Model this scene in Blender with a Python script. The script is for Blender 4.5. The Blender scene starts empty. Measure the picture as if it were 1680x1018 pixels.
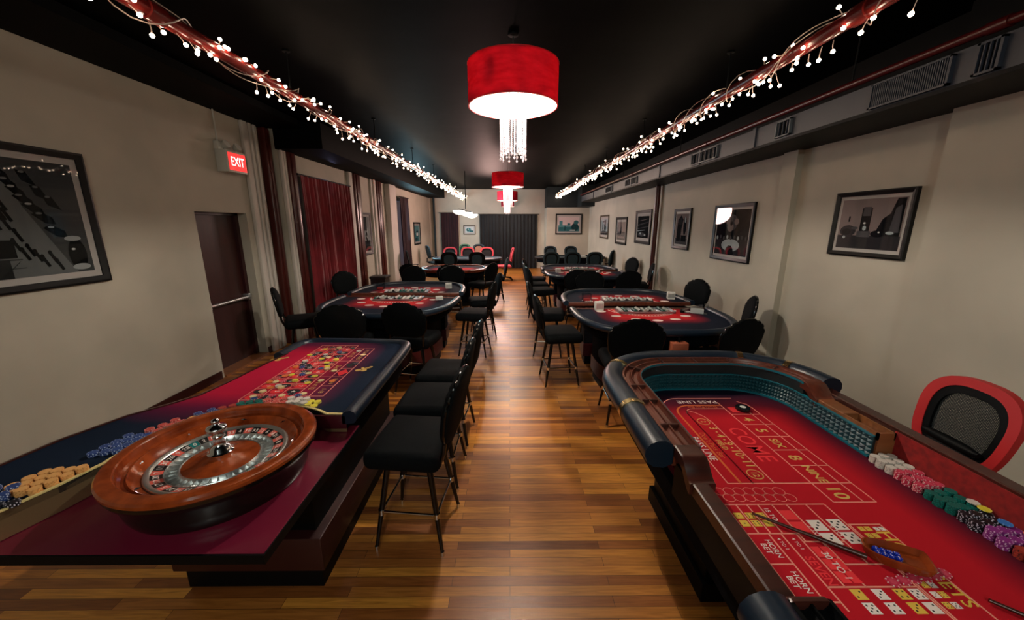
import bpy, bmesh, math, random
from mathutils import Vector, Matrix
random.seed(7)
sc = bpy.context.scene
COL = sc.collection
PI = math.pi
# ------------------------------------------------------------ camera
F = 612.0
PITCH = math.atan(141 / F)
YAW = math.atan(4 * math.cos(PITCH) / F)
cam = bpy.data.cameras.new('camera'); cam_ob = bpy.data.objects.new('camera', cam); COL.objects.link(cam_ob)
cam.sensor_fit = 'HORIZONTAL'; cam.sensor_width = 36.0; cam.lens = 36.0 * F / 1680.0
cam.clip_start = 0.02; cam.clip_end = 100
cam_ob.location = (0, 0, 1.9)
cam_ob.rotation_euler = (PI / 2 - PITCH, 0, -YAW)
sc.camera = cam_ob
# ------------------------------------------------------------ world, exposure
w = bpy.data.worlds.new('world'); sc.world = w; w.use_nodes = True
w.node_tree.nodes['Background'].inputs[0].default_value = (0.35, 0.5, 0.6, 1)
w.node_tree.nodes['Background'].inputs[1].default_value = 0.02
sc.view_settings.view_transform = 'Standard'; sc.view_settings.look = 'None'
sc.view_settings.gamma = 1.0; sc.view_settings.use_curve_mapping = False
sc.view_settings.exposure = 1.12
# ------------------------------------------------------------ lights of the room
def light(name, kind, loc, power, color, size=0.1, rot=(0, 0, 0), size_y=None, spread=None):
    l = bpy.data.lights.new(name, kind); l.energy = power; l.color = color
    if kind == 'AREA':
        l.size = size
        if size_y: l.shape = 'RECTANGLE'; l.size_y = size_y
        if spread: l.spread = spread
    elif kind in ('POINT', 'SPOT'): l.shadow_soft_size = size
    o = bpy.data.objects.new(name, l); COL.objects.link(o); o.location = loc; o.rotation_euler = rot
    return o
WARM = (1.0, 0.89, 0.75)
PEND = [(0.03, 3.3, 3.12, 1.0), (-0.04, 8.9, 3.02, 1.0), (-0.075, 13.6, 3.0, 1.0), (-0.08, 15.5, 2.80, 0.72)]   # x, y, top of the shade, size
for i, (x, y, z, k) in enumerate(PEND):
    light('pendant_or_fill_light', 'POINT', (x, y, z - .19 * k), (135, 92, 66, 26)[i], WARM, 0.03)
    light('crystal_bulb_light', 'POINT', (x, y, z - .42 * k), .8 * k, (1, .93, .85), 0.02)
    light('crystal_bulb_light', 'POINT', (x, y, z - .58 * k), .5 * k, (1, .93, .85), 0.02)
light('pendant_or_fill_light', 'POINT', (0.0, -2.3, 2.9), 34, (0.95, 0.95, .85), 0.05)  # added fill behind the camera, no pendant hangs here
# added soft fill behind the camera where no fixture stands, cool light from the windows at the far left
light('front_fill_light', 'AREA', (0.0, -1.6, 3.2), 20, (0.90, 1.0, 0.92), 2.5, (math.radians(22), 0, 0), 1.5)
light('far_window_light', 'AREA', (-3.3, 13.4, 2.0), 55, (0.45, 0.85, 1.0), 1.2, (0, math.radians(-90), 0), 2.5)
light('rear_fill_light', 'POINT', (-.6, 12.9, 2.3), 120, (1.0, 0.62, 0.54), 0.4)  # added pinkish fill for the back wall, away from the glass bowls
light('window_light', 'AREA', (-3.22, 7.2, 2.94), 1.2, (0.55, 0.55, 1.0), 1.6, (0, math.radians(-60), 0), 0.25)

# ------------------------------------------------------------ materials
def srgb(r, g, b):
    f = lambda c: (c / 255 / 12.92) if c / 255 <= 0.04045 else ((c / 255 + 0.055) / 1.055) ** 2.4
    return (f(r), f(g), f(b), 1)
def mat(name, color, rough=0.5, metal=0.0, **k):
    m = bpy.data.materials.new(name); m.use_nodes = True
    b = m.node_tree.nodes['Principled BSDF']
    b.inputs['Base Color'].default_value = color if len(color) == 4 else (*color, 1)
    b.inputs['Roughness'].default_value = rough; b.inputs['Metallic'].default_value = metal
    for kk, v in k.items(): b.inputs[kk.replace('_', ' ')].default_value = v
    return m
def N(m, t, **k):
    n = m.node_tree.nodes.new(t)
    for kk, v in k.items():
        if kk[0] == '_': n.inputs[kk[1:].replace('_', ' ')].default_value = v
        else: setattr(n, kk, v)
    return n
def L(m, a, b): m.node_tree.links.new(a, b)
def B(m): return m.node_tree.nodes['Principled BSDF']
def bump(m, height, strength=0.3, dist=0.01):
    b = N(m, 'ShaderNodeBump'); b.inputs['Strength'].default_value = strength; b.inputs['Distance'].default_value = dist
    L(m, height, b.inputs['Height']); L(m, b.outputs[0], B(m).inputs['Normal'])
def noisy(name, c1, c2, scale=4, rough=0.5, bumps=0.0, stretch=(1, 1, 1), detail=4, dist=0.005, metal=0.0, lo=.35, hi=.65, **k):
    m = mat(name, c1, rough, metal, **k)
    tc = N(m, 'ShaderNodeTexCoord'); mp = N(m, 'ShaderNodeMapping'); mp.inputs['Scale'].default_value = stretch
    nz = N(m, 'ShaderNodeTexNoise', _Scale=scale, _Detail=detail)
    L(m, tc.outputs['Object'], mp.inputs[0]); L(m, mp.outputs[0], nz.inputs['Vector'])
    cr = N(m, 'ShaderNodeValToRGB'); cr.color_ramp.elements[0].color = c1; cr.color_ramp.elements[1].color = c2
    cr.color_ramp.elements[0].position = lo; cr.color_ramp.elements[1].position = hi
    L(m, nz.outputs['Fac'], cr.inputs[0]); L(m, cr.outputs[0], B(m).inputs['Base Color'])
    if bumps: bump(m, nz.outputs['Fac'], bumps, dist)
    return m
def floor_mat():
    m = mat('oak_strip_floor', srgb(150, 95, 50), 0.28)
    tc = N(m, 'ShaderNodeTexCoord')
    br = N(m, 'ShaderNodeTexBrick', offset=0.37, offset_frequency=2, squash=1.0)
    br.inputs['Scale'].default_value = 1.0; br.inputs['Mortar Size'].default_value = 0.0012; br.inputs['Mortar Smooth'].default_value = 0.1
    br.inputs['Brick Width'].default_value = 0.85; br.inputs['Row Height'].default_value = 0.058; br.inputs['Bias'].default_value = 0.0
    br.inputs['Color1'].default_value = (0, 0, 0, 1); br.inputs['Color2'].default_value = (1, 1, 1, 1); br.inputs['Mortar'].default_value = (0.5, 0.5, 0.5, 1)
    L(m, tc.outputs['Object'], br.inputs['Vector'])
    cr = N(m, 'ShaderNodeValToRGB')
    e = cr.color_ramp.elements; e[0].color = srgb(124, 68, 28); e[1].color = srgb(222, 150, 60)
    x = e.new(0.35); x.color = srgb(164, 98, 44); x = e.new(0.6); x.color = srgb(190, 122, 52)
    L(m, br.outputs['Color'], cr.inputs[0])
    mp = N(m, 'ShaderNodeMapping'); mp.inputs['Scale'].default_value = (1.6, 26, 1)
    ofs = N(m, 'ShaderNodeVectorMath', operation='ADD'); L(m, tc.outputs['Object'], mp.inputs[0])
    L(m, mp.outputs[0], ofs.inputs[0]); L(m, br.outputs['Color'], ofs.inputs[1])
    nz = N(m, 'ShaderNodeTexNoise', _Scale=2.2, _Detail=8, _Distortion=1.2); L(m, ofs.outputs[0], nz.inputs['Vector'])
    c2 = N(m, 'ShaderNodeValToRGB'); c2.color_ramp.elements[0].position = 0.3; c2.color_ramp.elements[0].color = (0.50, 0.42, 0.36, 1)
    c2.color_ramp.elements[1].position = 0.62; c2.color_ramp.elements[1].color = (1, 1, 1, 1)
    L(m, nz.outputs['Fac'], c2.inputs[0])
    mx = N(m, 'ShaderNodeMix', data_type='RGBA', blend_type='MULTIPLY'); mx.inputs[0].default_value = 0.75
    L(m, cr.outputs[0], mx.inputs[6]); L(m, c2.outputs[0], mx.inputs[7])
    mo = N(m, 'ShaderNodeMix', data_type='RGBA'); mo.inputs[7].default_value = srgb(60, 32, 18)
    L(m, br.outputs['Fac'], mo.inputs[0]); L(m, mx.outputs[2], mo.inputs[6]); L(m, mo.outputs[2], B(m).inputs['Base Color'])
    r = N(m, 'ShaderNodeMapRange'); r.inputs[3].default_value = 0.27; r.inputs[4].default_value = 0.48
    L(m, nz.outputs['Fac'], r.inputs[0]); L(m, r.outputs[0], B(m).inputs['Roughness'])
    bump(m, br.outputs['Fac'], -0.4, 0.002)
    return m
def felt_mat(name, cx, cy, hx, hy, fall, inner=srgb(176, 24, 40), mid=srgb(86, 14, 40), outer=srgb(14, 26, 48), rough=0.9):
    """printed cloth: a red field that fades to navy towards the edge of the table"""
    m = mat(name, inner, rough); tc = N(m, 'ShaderNodeTexCoord')
    sub = N(m, 'ShaderNodeVectorMath', operation='SUBTRACT'); sub.inputs[1].default_value = (cx, cy, 0)
    ab = N(m, 'ShaderNodeVectorMath', operation='ABSOLUTE'); s2 = N(m, 'ShaderNodeVectorMath', operation='SUBTRACT'); s2.inputs[1].default_value = (hx, hy, 99)
    mxx = N(m, 'ShaderNodeVectorMath', operation='MAXIMUM'); mxx.inputs[1].default_value = (0, 0, 0)
    ln = N(m, 'ShaderNodeVectorMath', operation='LENGTH'); dv = N(m, 'ShaderNodeMath', operation='DIVIDE'); dv.inputs[1].default_value = fall
    L(m, tc.outputs['Object'], sub.inputs[0]); L(m, sub.outputs[0], ab.inputs[0]); L(m, ab.outputs[0], s2.inputs[0])
    L(m, s2.outputs[0], mxx.inputs[0]); L(m, mxx.outputs[0], ln.inputs[0]); L(m, ln.outputs['Value'], dv.inputs[0])
    cr = N(m, 'ShaderNodeValToRGB'); e = cr.color_ramp.elements
    e[0].color = inner; e[1].color = outer; x = e.new(0.5); x.color = mid
    L(m, dv.outputs[0], cr.inputs[0]); L(m, cr.outputs[0], B(m).inputs['Base Color'])
    B(m).inputs['Sheen Weight'].default_value = 0.0
    B(m).inputs['Specular IOR Level'].default_value = 0.15
    nz = N(m, 'ShaderNodeTexNoise', _Scale=900.0); L(m, tc.outputs['Object'], nz.inputs['Vector']); bump(m, nz.outputs['Fac'], 0.15, 0.001)
    return m
def wood(name, c1, c2, rough=0.3, st=(2, 30, 30), scale=1.2, **k):
    return noisy(name, c1, c2, scale, rough, 0.08, st, 8, 0.002, lo=.3, hi=.7, **k)
def emit(name, color, strength):
    m = bpy.data.materials.new(name); m.use_nodes = True; nt = m.node_tree; nt.nodes.clear()
    o = nt.nodes.new('ShaderNodeOutputMaterial'); e = nt.nodes.new('ShaderNodeEmission')
    e.inputs[0].default_value = color if len(color) == 4 else (*color, 1); e.inputs[1].default_value = strength
    nt.links.new(e.outputs[0], o.inputs[0]); return m
def fabric_shade(name, color, trans=0.6, fscale=9.0):
    m = bpy.data.materials.new(name); m.use_nodes = True; nt = m.node_tree; nt.nodes.clear()
    o = nt.nodes.new('ShaderNodeOutputMaterial'); d = nt.nodes.new('ShaderNodeBsdfDiffuse'); t = nt.nodes.new('ShaderNodeBsdfTranslucent'); x = nt.nodes.new('ShaderNodeMixShader')
    tc = nt.nodes.new('ShaderNodeTexCoord'); mp = nt.nodes.new('ShaderNodeMapping'); mp.inputs['Scale'].default_value = (1, 1, 3)
    nz = nt.nodes.new('ShaderNodeTexNoise'); nz.inputs['Scale'].default_value = fscale; nz.inputs['Detail'].default_value = 6
    cr = nt.nodes.new('ShaderNodeValToRGB'); cr.color_ramp.elements[0].position = 0.3; cr.color_ramp.elements[1].position = 0.7
    cr.color_ramp.elements[0].color = (color[0] * .72, color[1] * .6, color[2] * .6, 1); cr.color_ramp.elements[1].color = color
    nt.links.new(tc.outputs['Object'], mp.inputs[0]); nt.links.new(mp.outputs[0], nz.inputs['Vector']); nt.links.new(nz.outputs['Fac'], cr.inputs[0])
    nt.links.new(cr.outputs[0], d.inputs[0]); nt.links.new(cr.outputs[0], t.inputs[0])
    x.inputs[0].default_value = trans; nt.links.new(d.outputs[0], x.inputs[1]); nt.links.new(t.outputs[0], x.inputs[2]); nt.links.new(x.outputs[0], o.inputs[0])
    return m
def clear_glass(name, tint=(1, 1, 1, 1), gloss=0.07, rough=0.02):
    m = bpy.data.materials.new(name); m.use_nodes = True; nt = m.node_tree; nt.nodes.clear()
    o = nt.nodes.new('ShaderNodeOutputMaterial'); t = nt.nodes.new('ShaderNodeBsdfTransparent'); g = nt.nodes.new('ShaderNodeBsdfGlossy'); x = nt.nodes.new('ShaderNodeMixShader')
    lw = nt.nodes.new('ShaderNodeLayerWeight'); lw.inputs[0].default_value = 0.5
    pw = nt.nodes.new('ShaderNodeMath'); pw.operation = 'POWER'; pw.inputs[1].default_value = 4.0; nt.links.new(lw.outputs['Facing'], pw.inputs[0])
    f = nt.nodes.new('ShaderNodeMath'); f.operation = 'MULTIPLY_ADD'; f.inputs[1].default_value = 0.6; f.inputs[2].default_value = 0.012; nt.links.new(pw.outputs[0], f.inputs[0])
    t.inputs[0].default_value = tint; g.inputs['Roughness'].default_value = rough
    nt.links.new(f.outputs[0], x.inputs[0]); nt.links.new(t.outputs[0], x.inputs[1]); nt.links.new(g.outputs[0], x.inputs[2]); nt.links.new(x.outputs[0], o.inputs[0])
    return m
MT = dict(
    floor=floor_mat(),
    wall=noisy('beige_paint', srgb(172, 167, 153), srgb(184, 178, 163), 1.5, 0.75, 0.05, detail=3),
    ceil=noisy('black_ceiling_paint', srgb(1, 2, 3), srgb(2, 3, 4), 1.2, 0.55, 0.25, detail=3, dist=0.03, Specular_IOR_Level=0.025),
    black=mat('black_paint', srgb(3, 5, 7), 0.55, Specular_IOR_Level=.15),
    blackgloss=mat('black_lacquer', srgb(8, 9, 11), 0.16),
    blackfab=noisy('black_upholstery', srgb(4, 6, 9), srgb(8, 12, 15), 60, 0.85, 0.2, dist=0.001, Specular_IOR_Level=0.12),
    navy=mat('navy_leatherette', srgb(12, 30, 46), 0.36),
    navyfab=noisy('dark_skirt_cloth', srgb(5, 7, 11), srgb(9, 12, 18), 30, 0.9, 0.1, Specular_IOR_Level=0.08),
    burg=mat('burgundy_laminate', srgb(70, 16, 26), 0.35),
    burgdark=mat('dark_burgundy_panel', srgb(48, 14, 16), 0.4),
    mahog=wood('mahogany', srgb(72, 26, 16), srgb(116, 46, 26), 0.22),
    mahogdark=wood('dark_mahogany', srgb(48, 20, 16), srgb(72, 32, 24), 0.3),
    mahogy=wood('mahogany_lengthwise', srgb(78, 34, 24), srgb(112, 54, 36), 0.35, (30, 2, 30)),
    walnut=wood('polished_walnut', srgb(112, 44, 18), srgb(160, 72, 32), 0.14, (8, 8, 2), 2.0),
    tan=wood('light_wood', srgb(118, 70, 40), srgb(148, 92, 54), 0.4),
    door=wood('dark_red_door', srgb(46, 18, 16), srgb(58, 24, 20), 0.4, (20, 20, 1)),
    chrome=mat('chrome', (0.75, 0.77, 0.8), 0.12, 1.0),
    steel=mat('brushed_steel', (0.5, 0.52, 0.55), 0.35, 1.0),
    brass=mat('brass', (0.75, 0.55, 0.25), 0.25, 1.0),
    brassmatte=mat('bronze_sheet', (0.50, 0.37, 0.19), 0.34, 0.8), cream=mat('cream_gold_edging', srgb(220, 200, 136), 0.4),
    teal=mat('teal_rubber', srgb(8, 66, 76), 0.5), tealtrim=mat('teal_trim', srgb(16, 104, 120), 0.4),
    tealdark=mat('dark_teal_cloth', srgb(5, 20, 24), 0.7),
    redpipe=mat('red_pipe_paint', srgb(104, 26, 22), 0.25), pipeshaded=mat('shaded_red_pipe_paint', srgb(70, 14, 16), 0.3),  # second red darkened to put the thin pipe's dim light into its colour
    brownpipe=mat('oxblood_column_paint', srgb(72, 24, 20), 0.3),
    curtain=noisy('crimson_velvet', srgb(104, 10, 22), srgb(132, 16, 30), 3, 0.8, 0.1, Sheen_Weight=0.3),
    curtaindark=noisy('dark_plum_curtain', srgb(34, 9, 17), srgb(44, 13, 22), 3, 0.85, 0.1),
    drape=noisy('black_drape', srgb(9, 10, 13), srgb(14, 16, 20), 3, 0.85, 0.1),
    frame=mat('black_frame', srgb(6, 8, 10), 0.4, Specular_IOR_Level=.3),
    frameb=mat('brown_frame', srgb(70, 58, 44), 0.4),
    white=mat('white_card', srgb(222, 222, 216), 0.6), matb=mat('mat_board', srgb(168, 164, 160), 0.7),
    offwhite=mat('white_painted_metal', srgb(196, 196, 188), 0.5),
    paint=mat('white_trim_paint', srgb(200, 194, 186), 0.55),
    shade=fabric_shade('red_lamp_cloth', srgb(196, 58, 82), 0.5),
    liner=fabric_shade('white_shade_liner', srgb(245, 235, 222), 0.45),
    crystal=fabric_shade('crystal_beads', srgb(245, 245, 250), 0.6, 60),
    bulb=emit('warm_mini_bulb', (1.0, 0.74, 0.52, 1), 19.0),
    lampbulb=emit('lamp_bulb', (1.0, 0.85, 0.66, 1), 60.0),
    globe=emit('lit_globe_glass', (1.0, 0.93, 0.84, 1), 3.2),
    exitred=emit('exit_red', (1.0, 0.05, 0.04, 1), 1.2),
    exitwhite=emit('exit_white', (1.0, 0.62, 0.55, 1), 1.5),
    glass=clear_glass('picture_glass'),
    smoke=clear_glass('clear_plastic', (0.75, 0.78, 0.8, 1)),
    wire=mat('clear_cord', srgb(190, 170, 160), 0.4),
    duct=mat('painted_duct', srgb(44, 52, 66), 0.45),
    ductlight=mat('galvanised_duct', srgb(86, 96, 104), 0.45),
    pline=mat('layout_pink_line', srgb(236, 150, 130), 0.8),
    gold=mat('layout_gold', srgb(214, 176, 92), 0.7),
    orange=mat('layout_orange', srgb(214, 104, 40), 0.8),
    lred=mat('layout_bright_red', srgb(236, 44, 52), 0.8),
    lredd=mat('layout_deep_red', srgb(150, 22, 22), 0.8),
    lwhite=mat('layout_white', srgb(236, 222, 214), 0.8),
    lyellow=mat('layout_yellow', srgb(226, 186, 70), 0.8),
    lblack=mat('layout_black', srgb(16, 16, 20), 0.8),
    wred=mat('wheel_red', srgb(226, 96, 82), 0.4), wblack=mat('wheel_black', srgb(24, 20, 22), 0.35), wgreen=mat('wheel_green', srgb(10, 120, 120), 0.35),
    wmetal=mat('wheel_satin_metal', (0.62, 0.64, 0.63), 0.28, 0.9),
    redplastic=mat('red_upholstery', srgb(190, 30, 34), 0.5),
    pinkrim=mat('pinkish_red_trim', srgb(196, 60, 70), 0.5),
    copper=mat('copper_coloured_box', srgb(170, 92, 66), 0.4),
    meshfab=mat('black_mesh_strand', srgb(8, 18, 22), 0.6),
    dice=mat('blue_dice', srgb(30, 60, 200), 0.1, 0.0, Transmission_Weight=0.3),
    teapuck=mat('black_puck', srgb(14, 18, 20), 0.25),
    green=mat('green_upholstery', srgb(44, 84, 44), 0.6),
    tealup=noisy('dark_teal_upholstery', srgb(10, 36, 44), srgb(14, 46, 56), 40, 0.7, 0.1),
    bin=mat('black_bin', srgb(14, 14, 16), 0.4),
)
# ------------------------------------------------------------ mesh helpers
class MB:
    def __init__(s): s.v = []; s.f = []; s.m = []
    def add(s, vs, fs, mi=0, xf=None):
        o = len(s.v)
        s.v += [tuple(xf @ Vector(p)) if xf is not None else tuple(p) for p in vs]
        s.f += [tuple(i + o for i in f) for f in fs]; s.m += [mi] * len(fs); return s
    def box(s, x0, x1, y0, y1, z0, z1, mi=0, xf=None):
        v = [(x, y, z) for z in (z0, z1) for y in (y0, y1) for x in (x0, x1)]
        return s.add(v, [(0, 2, 3, 1), (4, 5, 7, 6), (0, 1, 5, 4), (2, 6, 7, 3), (0, 4, 6, 2), (1, 3, 7, 5)], mi, xf)
    def rbox(s, x0, x1, y0, y1, z0, z1, r=0.01, seg=2, mi=0, xf=None):
        b = bmesh.new(); bmesh.ops.create_cube(b, size=1)
        bmesh.ops.scale(b, vec=(x1 - x0, y1 - y0, z1 - z0), verts=b.verts); bmesh.ops.translate(b, vec=((x0 + x1) / 2, (y0 + y1) / 2, (z0 + z1) / 2), verts=b.verts)
        bmesh.ops.bevel(b, geom=b.edges[:], offset=r, segments=seg, affect='EDGES', profile=0.5)
        b.verts.index_update(); s.add([v.co[:] for v in b.verts], [[v.index for v in f.verts] for f in b.faces], mi, xf); b.free(); return s
    def tube(s, pts, r, n=8, mi=0, caps=True, closed=False, xf=None):
        pts = [Vector(p) for p in pts]; rs = r if isinstance(r, (list, tuple)) else [r] * len(pts)
        vs = []; fs = []; K = len(pts); up = None
        for i, p in enumerate(pts):
            if closed: t = (pts[(i + 1) % K] - pts[i - 1])
            else: t = pts[min(i + 1, K - 1)] - pts[max(i - 1, 0)]
            t.normalize()
            if up is None: up = Vector((0, 0, 1)) if abs(t.z) < 0.9 else Vector((1, 0, 0))
            a = t.cross(up).normalized(); b = a.cross(t).normalized(); up = b
            vs += [p + (a * math.cos(2 * PI * k / n) + b * math.sin(2 * PI * k / n)) * rs[i] for k in range(n)]
        for i in range(K if closed else K - 1):
            j = (i + 1) % K
            fs += [(i * n + k, i * n + (k + 1) % n, j * n + (k + 1) % n, j * n + k) for k in range(n)]
        if caps and not closed: fs += [tuple(range(n - 1, -1, -1)), tuple(range((K - 1) * n, K * n))]
        return s.add(vs, fs, mi, xf)
    def lathe(s, prof, n=32, mi=0, c=(0, 0, 0), mis=None, xf=None, a0=0.0, a1=2 * PI):
        full = abs(a1 - a0 - 2 * PI) < 1e-6; K = n if full else n + 1
        vs = [(c[0] + r * math.cos(a0 + (a1 - a0) * k / n), c[1] + r * math.sin(a0 + (a1 - a0) * k / n), c[2] + z) for (r, z) in prof for k in range(K)]
        for i in range(len(prof) - 1):
            fs = []
            for k in range(n):
                k2 = (k + 1) % K if full else k + 1
                fs.append((i * K + k, i * K + k2, (i + 1) * K + k2, (i + 1) * K + k))
            o = len(s.v) if i == 0 else o
            if i == 0: s.add(vs, [], mi, xf)
            s.f += [tuple(q + o for q in f) for f in fs]; s.m += [mis[i] if mis else mi] * len(fs)
        return s
    def prism(s, poly, z0, z1, mi=0, mside=None, xf=None, bottom=True):
        n = len(poly); v = [(x, y, z0) for x, y in poly] + [(x, y, z1) for x, y in poly]
        s.add(v, [tuple(range(n, 2 * n))] + ([tuple(range(n - 1, -1, -1))] if bottom else []), mi, xf)
        o = len(s.v) - 2 * n; s.f += [(o + i, o + (i + 1) % n, o + n + (i + 1) % n, o + n + i) for i in range(n)]
        s.m += [mi if mside is None else mside] * n; return s
    def flat(s, poly, z, mi=0, xf=None): return s.add([(x, y, z) for x, y in poly], [tuple(range(len(poly)))], mi, xf)
    def line(s, pts, wd, z, mi=0, closed=False, xf=None, h=0.0):
        """a printed line of constant width lying flat"""
        K = len(pts); P = [Vector((p[0], p[1])) for p in pts]; Lr = []; Rr = []
        for i in range(K):
            if closed: a, b = P[i - 1], P[(i + 1) % K]
            else: a, b = P[max(i - 1, 0)], P[min(i + 1, K - 1)]
            d1 = (P[i] - a); d2 = (b - P[i]); d1 = d1.normalized() if d1.length > 1e-9 else d2.normalized(); d2 = d2.normalized() if d2.length > 1e-9 else d1
            t = (d1 + d2).normalized(); nrm = Vector((-t.y, t.x)); c = max(0.5, nrm.dot(Vector((-d1.y, d1.x))))
            Lr.append(P[i] + nrm * wd / 2 / c); Rr.append(P[i] - nrm * wd / 2 / c)
        v = [(p.x, p.y, z) for p in Lr] + [(p.x, p.y, z) for p in Rr]
        return s.add(v, [(i + K, (i + 1) % K + K, (i + 1) % K, i) for i in range(K if closed else K - 1)], mi, xf)
    def sweep(s, prof, path, mi=0, closed_path=False, closed_prof=True, caps=True, xf=None):
        """prof: (d, z) with d measured to the right-hand side of the path"""
        K = len(path); P = [Vector((p[0], p[1])) for p in path]; n = len(prof); vs = []
        for i in range(K):
            if closed_path: a, b = P[i - 1], P[(i + 1) % K]
            else: a, b = P[max(i - 1, 0)], P[min(i + 1, K - 1)]
            d1 = (P[i] - a); d2 = (b - P[i]); d1 = d1.normalized() if d1.length > 1e-9 else d2.normalized(); d2 = d2.normalized() if d2.length > 1e-9 else d1
            t = (d1 + d2).normalized(); nr = Vector((t.y, -t.x)); c = max(0.6, nr.dot(Vector((d1.y, -d1.x))))
            vs += [(P[i].x + nr.x * d / c, P[i].y + nr.y * d / c, z) for d, z in prof]
        fs = []
        for i in range(K if closed_path else K - 1):
            j = (i + 1) % K
            fs += [(i * n + k, i * n + (k + 1) % n, j * n + (k + 1) % n, j * n + k) for k in range(n if closed_prof else n - 1)]
        if caps and not closed_path and closed_prof: fs += [tuple(range(n - 1, -1, -1)), tuple(range((K - 1) * n, K * n))]
        return s.add(vs, fs, mi, xf)
    def sphere(s, c, r, n=12, m=8, mi=0, sc_=(1, 1, 1), xf=None):
        prof = [(r * math.sin(PI * i / m) + (1e-5 if i in (0, m) else 0), -r * math.cos(PI * i / m)) for i in range(m + 1)]
        X = Matrix.Translation(c) @ Matrix.Diagonal((*sc_, 1)); X = xf @ X if xf is not None else X
        return s.lathe(prof, n, mi, xf=X)
    def text(s, string, x, y, z, size, ang=0.0, mi=0, sx=1.0, bold=0.0, xf=None):
        v, f = glyphs(string, bold); X = Matrix.Translation((x, y, z)) @ Matrix.Rotation(ang, 4, 'Z') @ Matrix.Diagonal((size * sx, size, 1, 1))
        return s.add(v, f, mi, xf @ X if xf is not None else X)
    def build(s, name, mats, parent=None, smooth=40, origin=None):
        me = bpy.data.meshes.new(name)
        vs = [(a - origin[0], b - origin[1], c - origin[2]) for a, b, c in s.v] if origin else s.v
        me.from_pydata(vs, [], s.f)
        if not isinstance(mats, (list, tuple)): mats = [mats]
        for m in mats: me.materials.append(MT[m] if isinstance(m, str) else m)
        me.polygons.foreach_set('material_index', s.m); me.validate()
        b = bmesh.new(); b.from_mesh(me); bmesh.ops.recalc_face_normals(b, faces=b.faces) if smooth != -1 else None; b.to_mesh(me); b.free()
        if smooth > 0:
            me.polygons.foreach_set('use_smooth', [True] * len(me.polygons)); me.set_sharp_from_angle(angle=math.radians(smooth))
        me.update()
        o = bpy.data.objects.new(name, me); COL.objects.link(o)
        if parent is not None: o.parent = parent
        return o
_gl = {}
def glyphs(string, bold=0.0):
    k = (string, bold)
    if k not in _gl:
        cu = bpy.data.curves.new('t', 'FONT'); cu.body = string; cu.align_x = 'CENTER'; cu.align_y = 'CENTER'; cu.size = 1.0; cu.offset = bold; cu.resolution_u = 3
        ob = bpy.data.objects.new('t', cu); COL.objects.link(ob); dg = bpy.context.evaluated_depsgraph_get(); dg.update()
        me = bpy.data.meshes.new_from_object(ob.evaluated_get(dg))
        _gl[k] = ([v.co[:] for v in me.vertices], [tuple(p.vertices) for p in me.polygons])
        bpy.data.objects.remove(ob); bpy.data.curves.remove(cu); bpy.data.meshes.remove(me)
    return _gl[k]
def thing(name, label, cat, loc=(0, 0, 0), rz=0.0, group=None):
    o = bpy.data.objects.new(name, None); o.empty_display_size = 0.1; COL.objects.link(o)
    o.location = loc; o.rotation_euler = (0, 0, rz); return tag(o, label, cat, group)
def tag(o, label, cat, group=None):
    o['label'] = label; o['category'] = cat
    if group: o['group'] = group
    return o
def struct(o): o['kind'] = 'structure'; return o
KIDS = {}
def copy_tree(o, parent=None):
    c = o.copy(); COL.objects.link(c)
    if parent is not None: c.parent = parent
    for ch in list(o.children): copy_tree(ch, c)
    return c
def arc(cx, cy, r, a0, a1, n, ry=None):
    ry = r if ry is None else ry
    return [(cx + r * math.cos(math.radians(a0 + (a1 - a0) * i / n)), cy + ry * math.sin(math.radians(a0 + (a1 - a0) * i / n))) for i in range(n + 1)]
def rrect(x0, x1, y0, y1, r, n=8):
    return arc(x1 - r, y0 + r, r, -90, 0, n) + arc(x1 - r, y1 - r, r, 0, 90, n) + arc(x0 + r, y1 - r, r, 90, 180, n) + arc(x0 + r, y0 + r, r, 180, 270, n)
# ============================================================ THE ROOM
XL, XR, YB, YF, ZC = -3.63, 3.22, 16.5, -3.0, 3.34
struct(MB().box(-4.3, 3.7, YF - .2, YB + .2, -0.1, 0).build('floor', 'floor', smooth=0))
struct(MB().box(-4.3, 3.7, YF - .2, YB + .2, ZC, ZC + .1).build('ceiling', 'ceil', smooth=0))
# left wall with the exit doorway (y 4.46-5.33) and two window openings
m = MB(); a, b = XL - .4, XL
m.box(a, b, YF, 4.46, 0, ZC).box(a, b, 4.46, 5.33, 2.045, ZC).box(a, b, 5.33, 5.95, 0, ZC)
a2, b2 = -3.85, -3.45
m.box(a2, b2, 5.95, 6.66, 0, ZC).box(a2, b2, 6.66, 8.1, 0, .5).box(a2, b2, 6.66, 8.1, 2.60, ZC).box(a2, b2, 8.1, 11.6, 0, ZC)
m.box(a2, b2, 11.6, 12.7, 0, .5).box(a2, b2, 11.6, 12.7, 2.60, ZC).box(a2, b2, 12.7, YB, 0, ZC)
m.box(-4.05, -3.85, 4.3, 5.6, 0, ZC)
struct(m.build('wall_left', 'wall', smooth=0))
# right wall: nearer section stands a little into the room, pilaster at y 4.4
m = MB(); m.box(XR, XR + .3, 2.85, YB, 0, ZC).box(3.12, 3.5, YF, 2.85, 0, ZC)
struct(m.build('wall_right', 'wall', smooth=0))
struct(MB().box(XR - .07, XR, 4.33, 4.55, 0, 2.71).build('trim_1', 'wall', smooth=0))
m = MB(); m.box(-4.1, 3.6, YB, YB + .2, 0, ZC)
struct(m.build('wall_back', 'wall', smooth=0))
struct(MB().box(1.50, XR, 15.5, YB, 0, 2.55).build('wall_back_bay', 'wall', smooth=0))
struct(MB().box(-4.3, 3.7, YF - .2, YF, 0, ZC).build('wall_front', 'wall', smooth=0))
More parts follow.
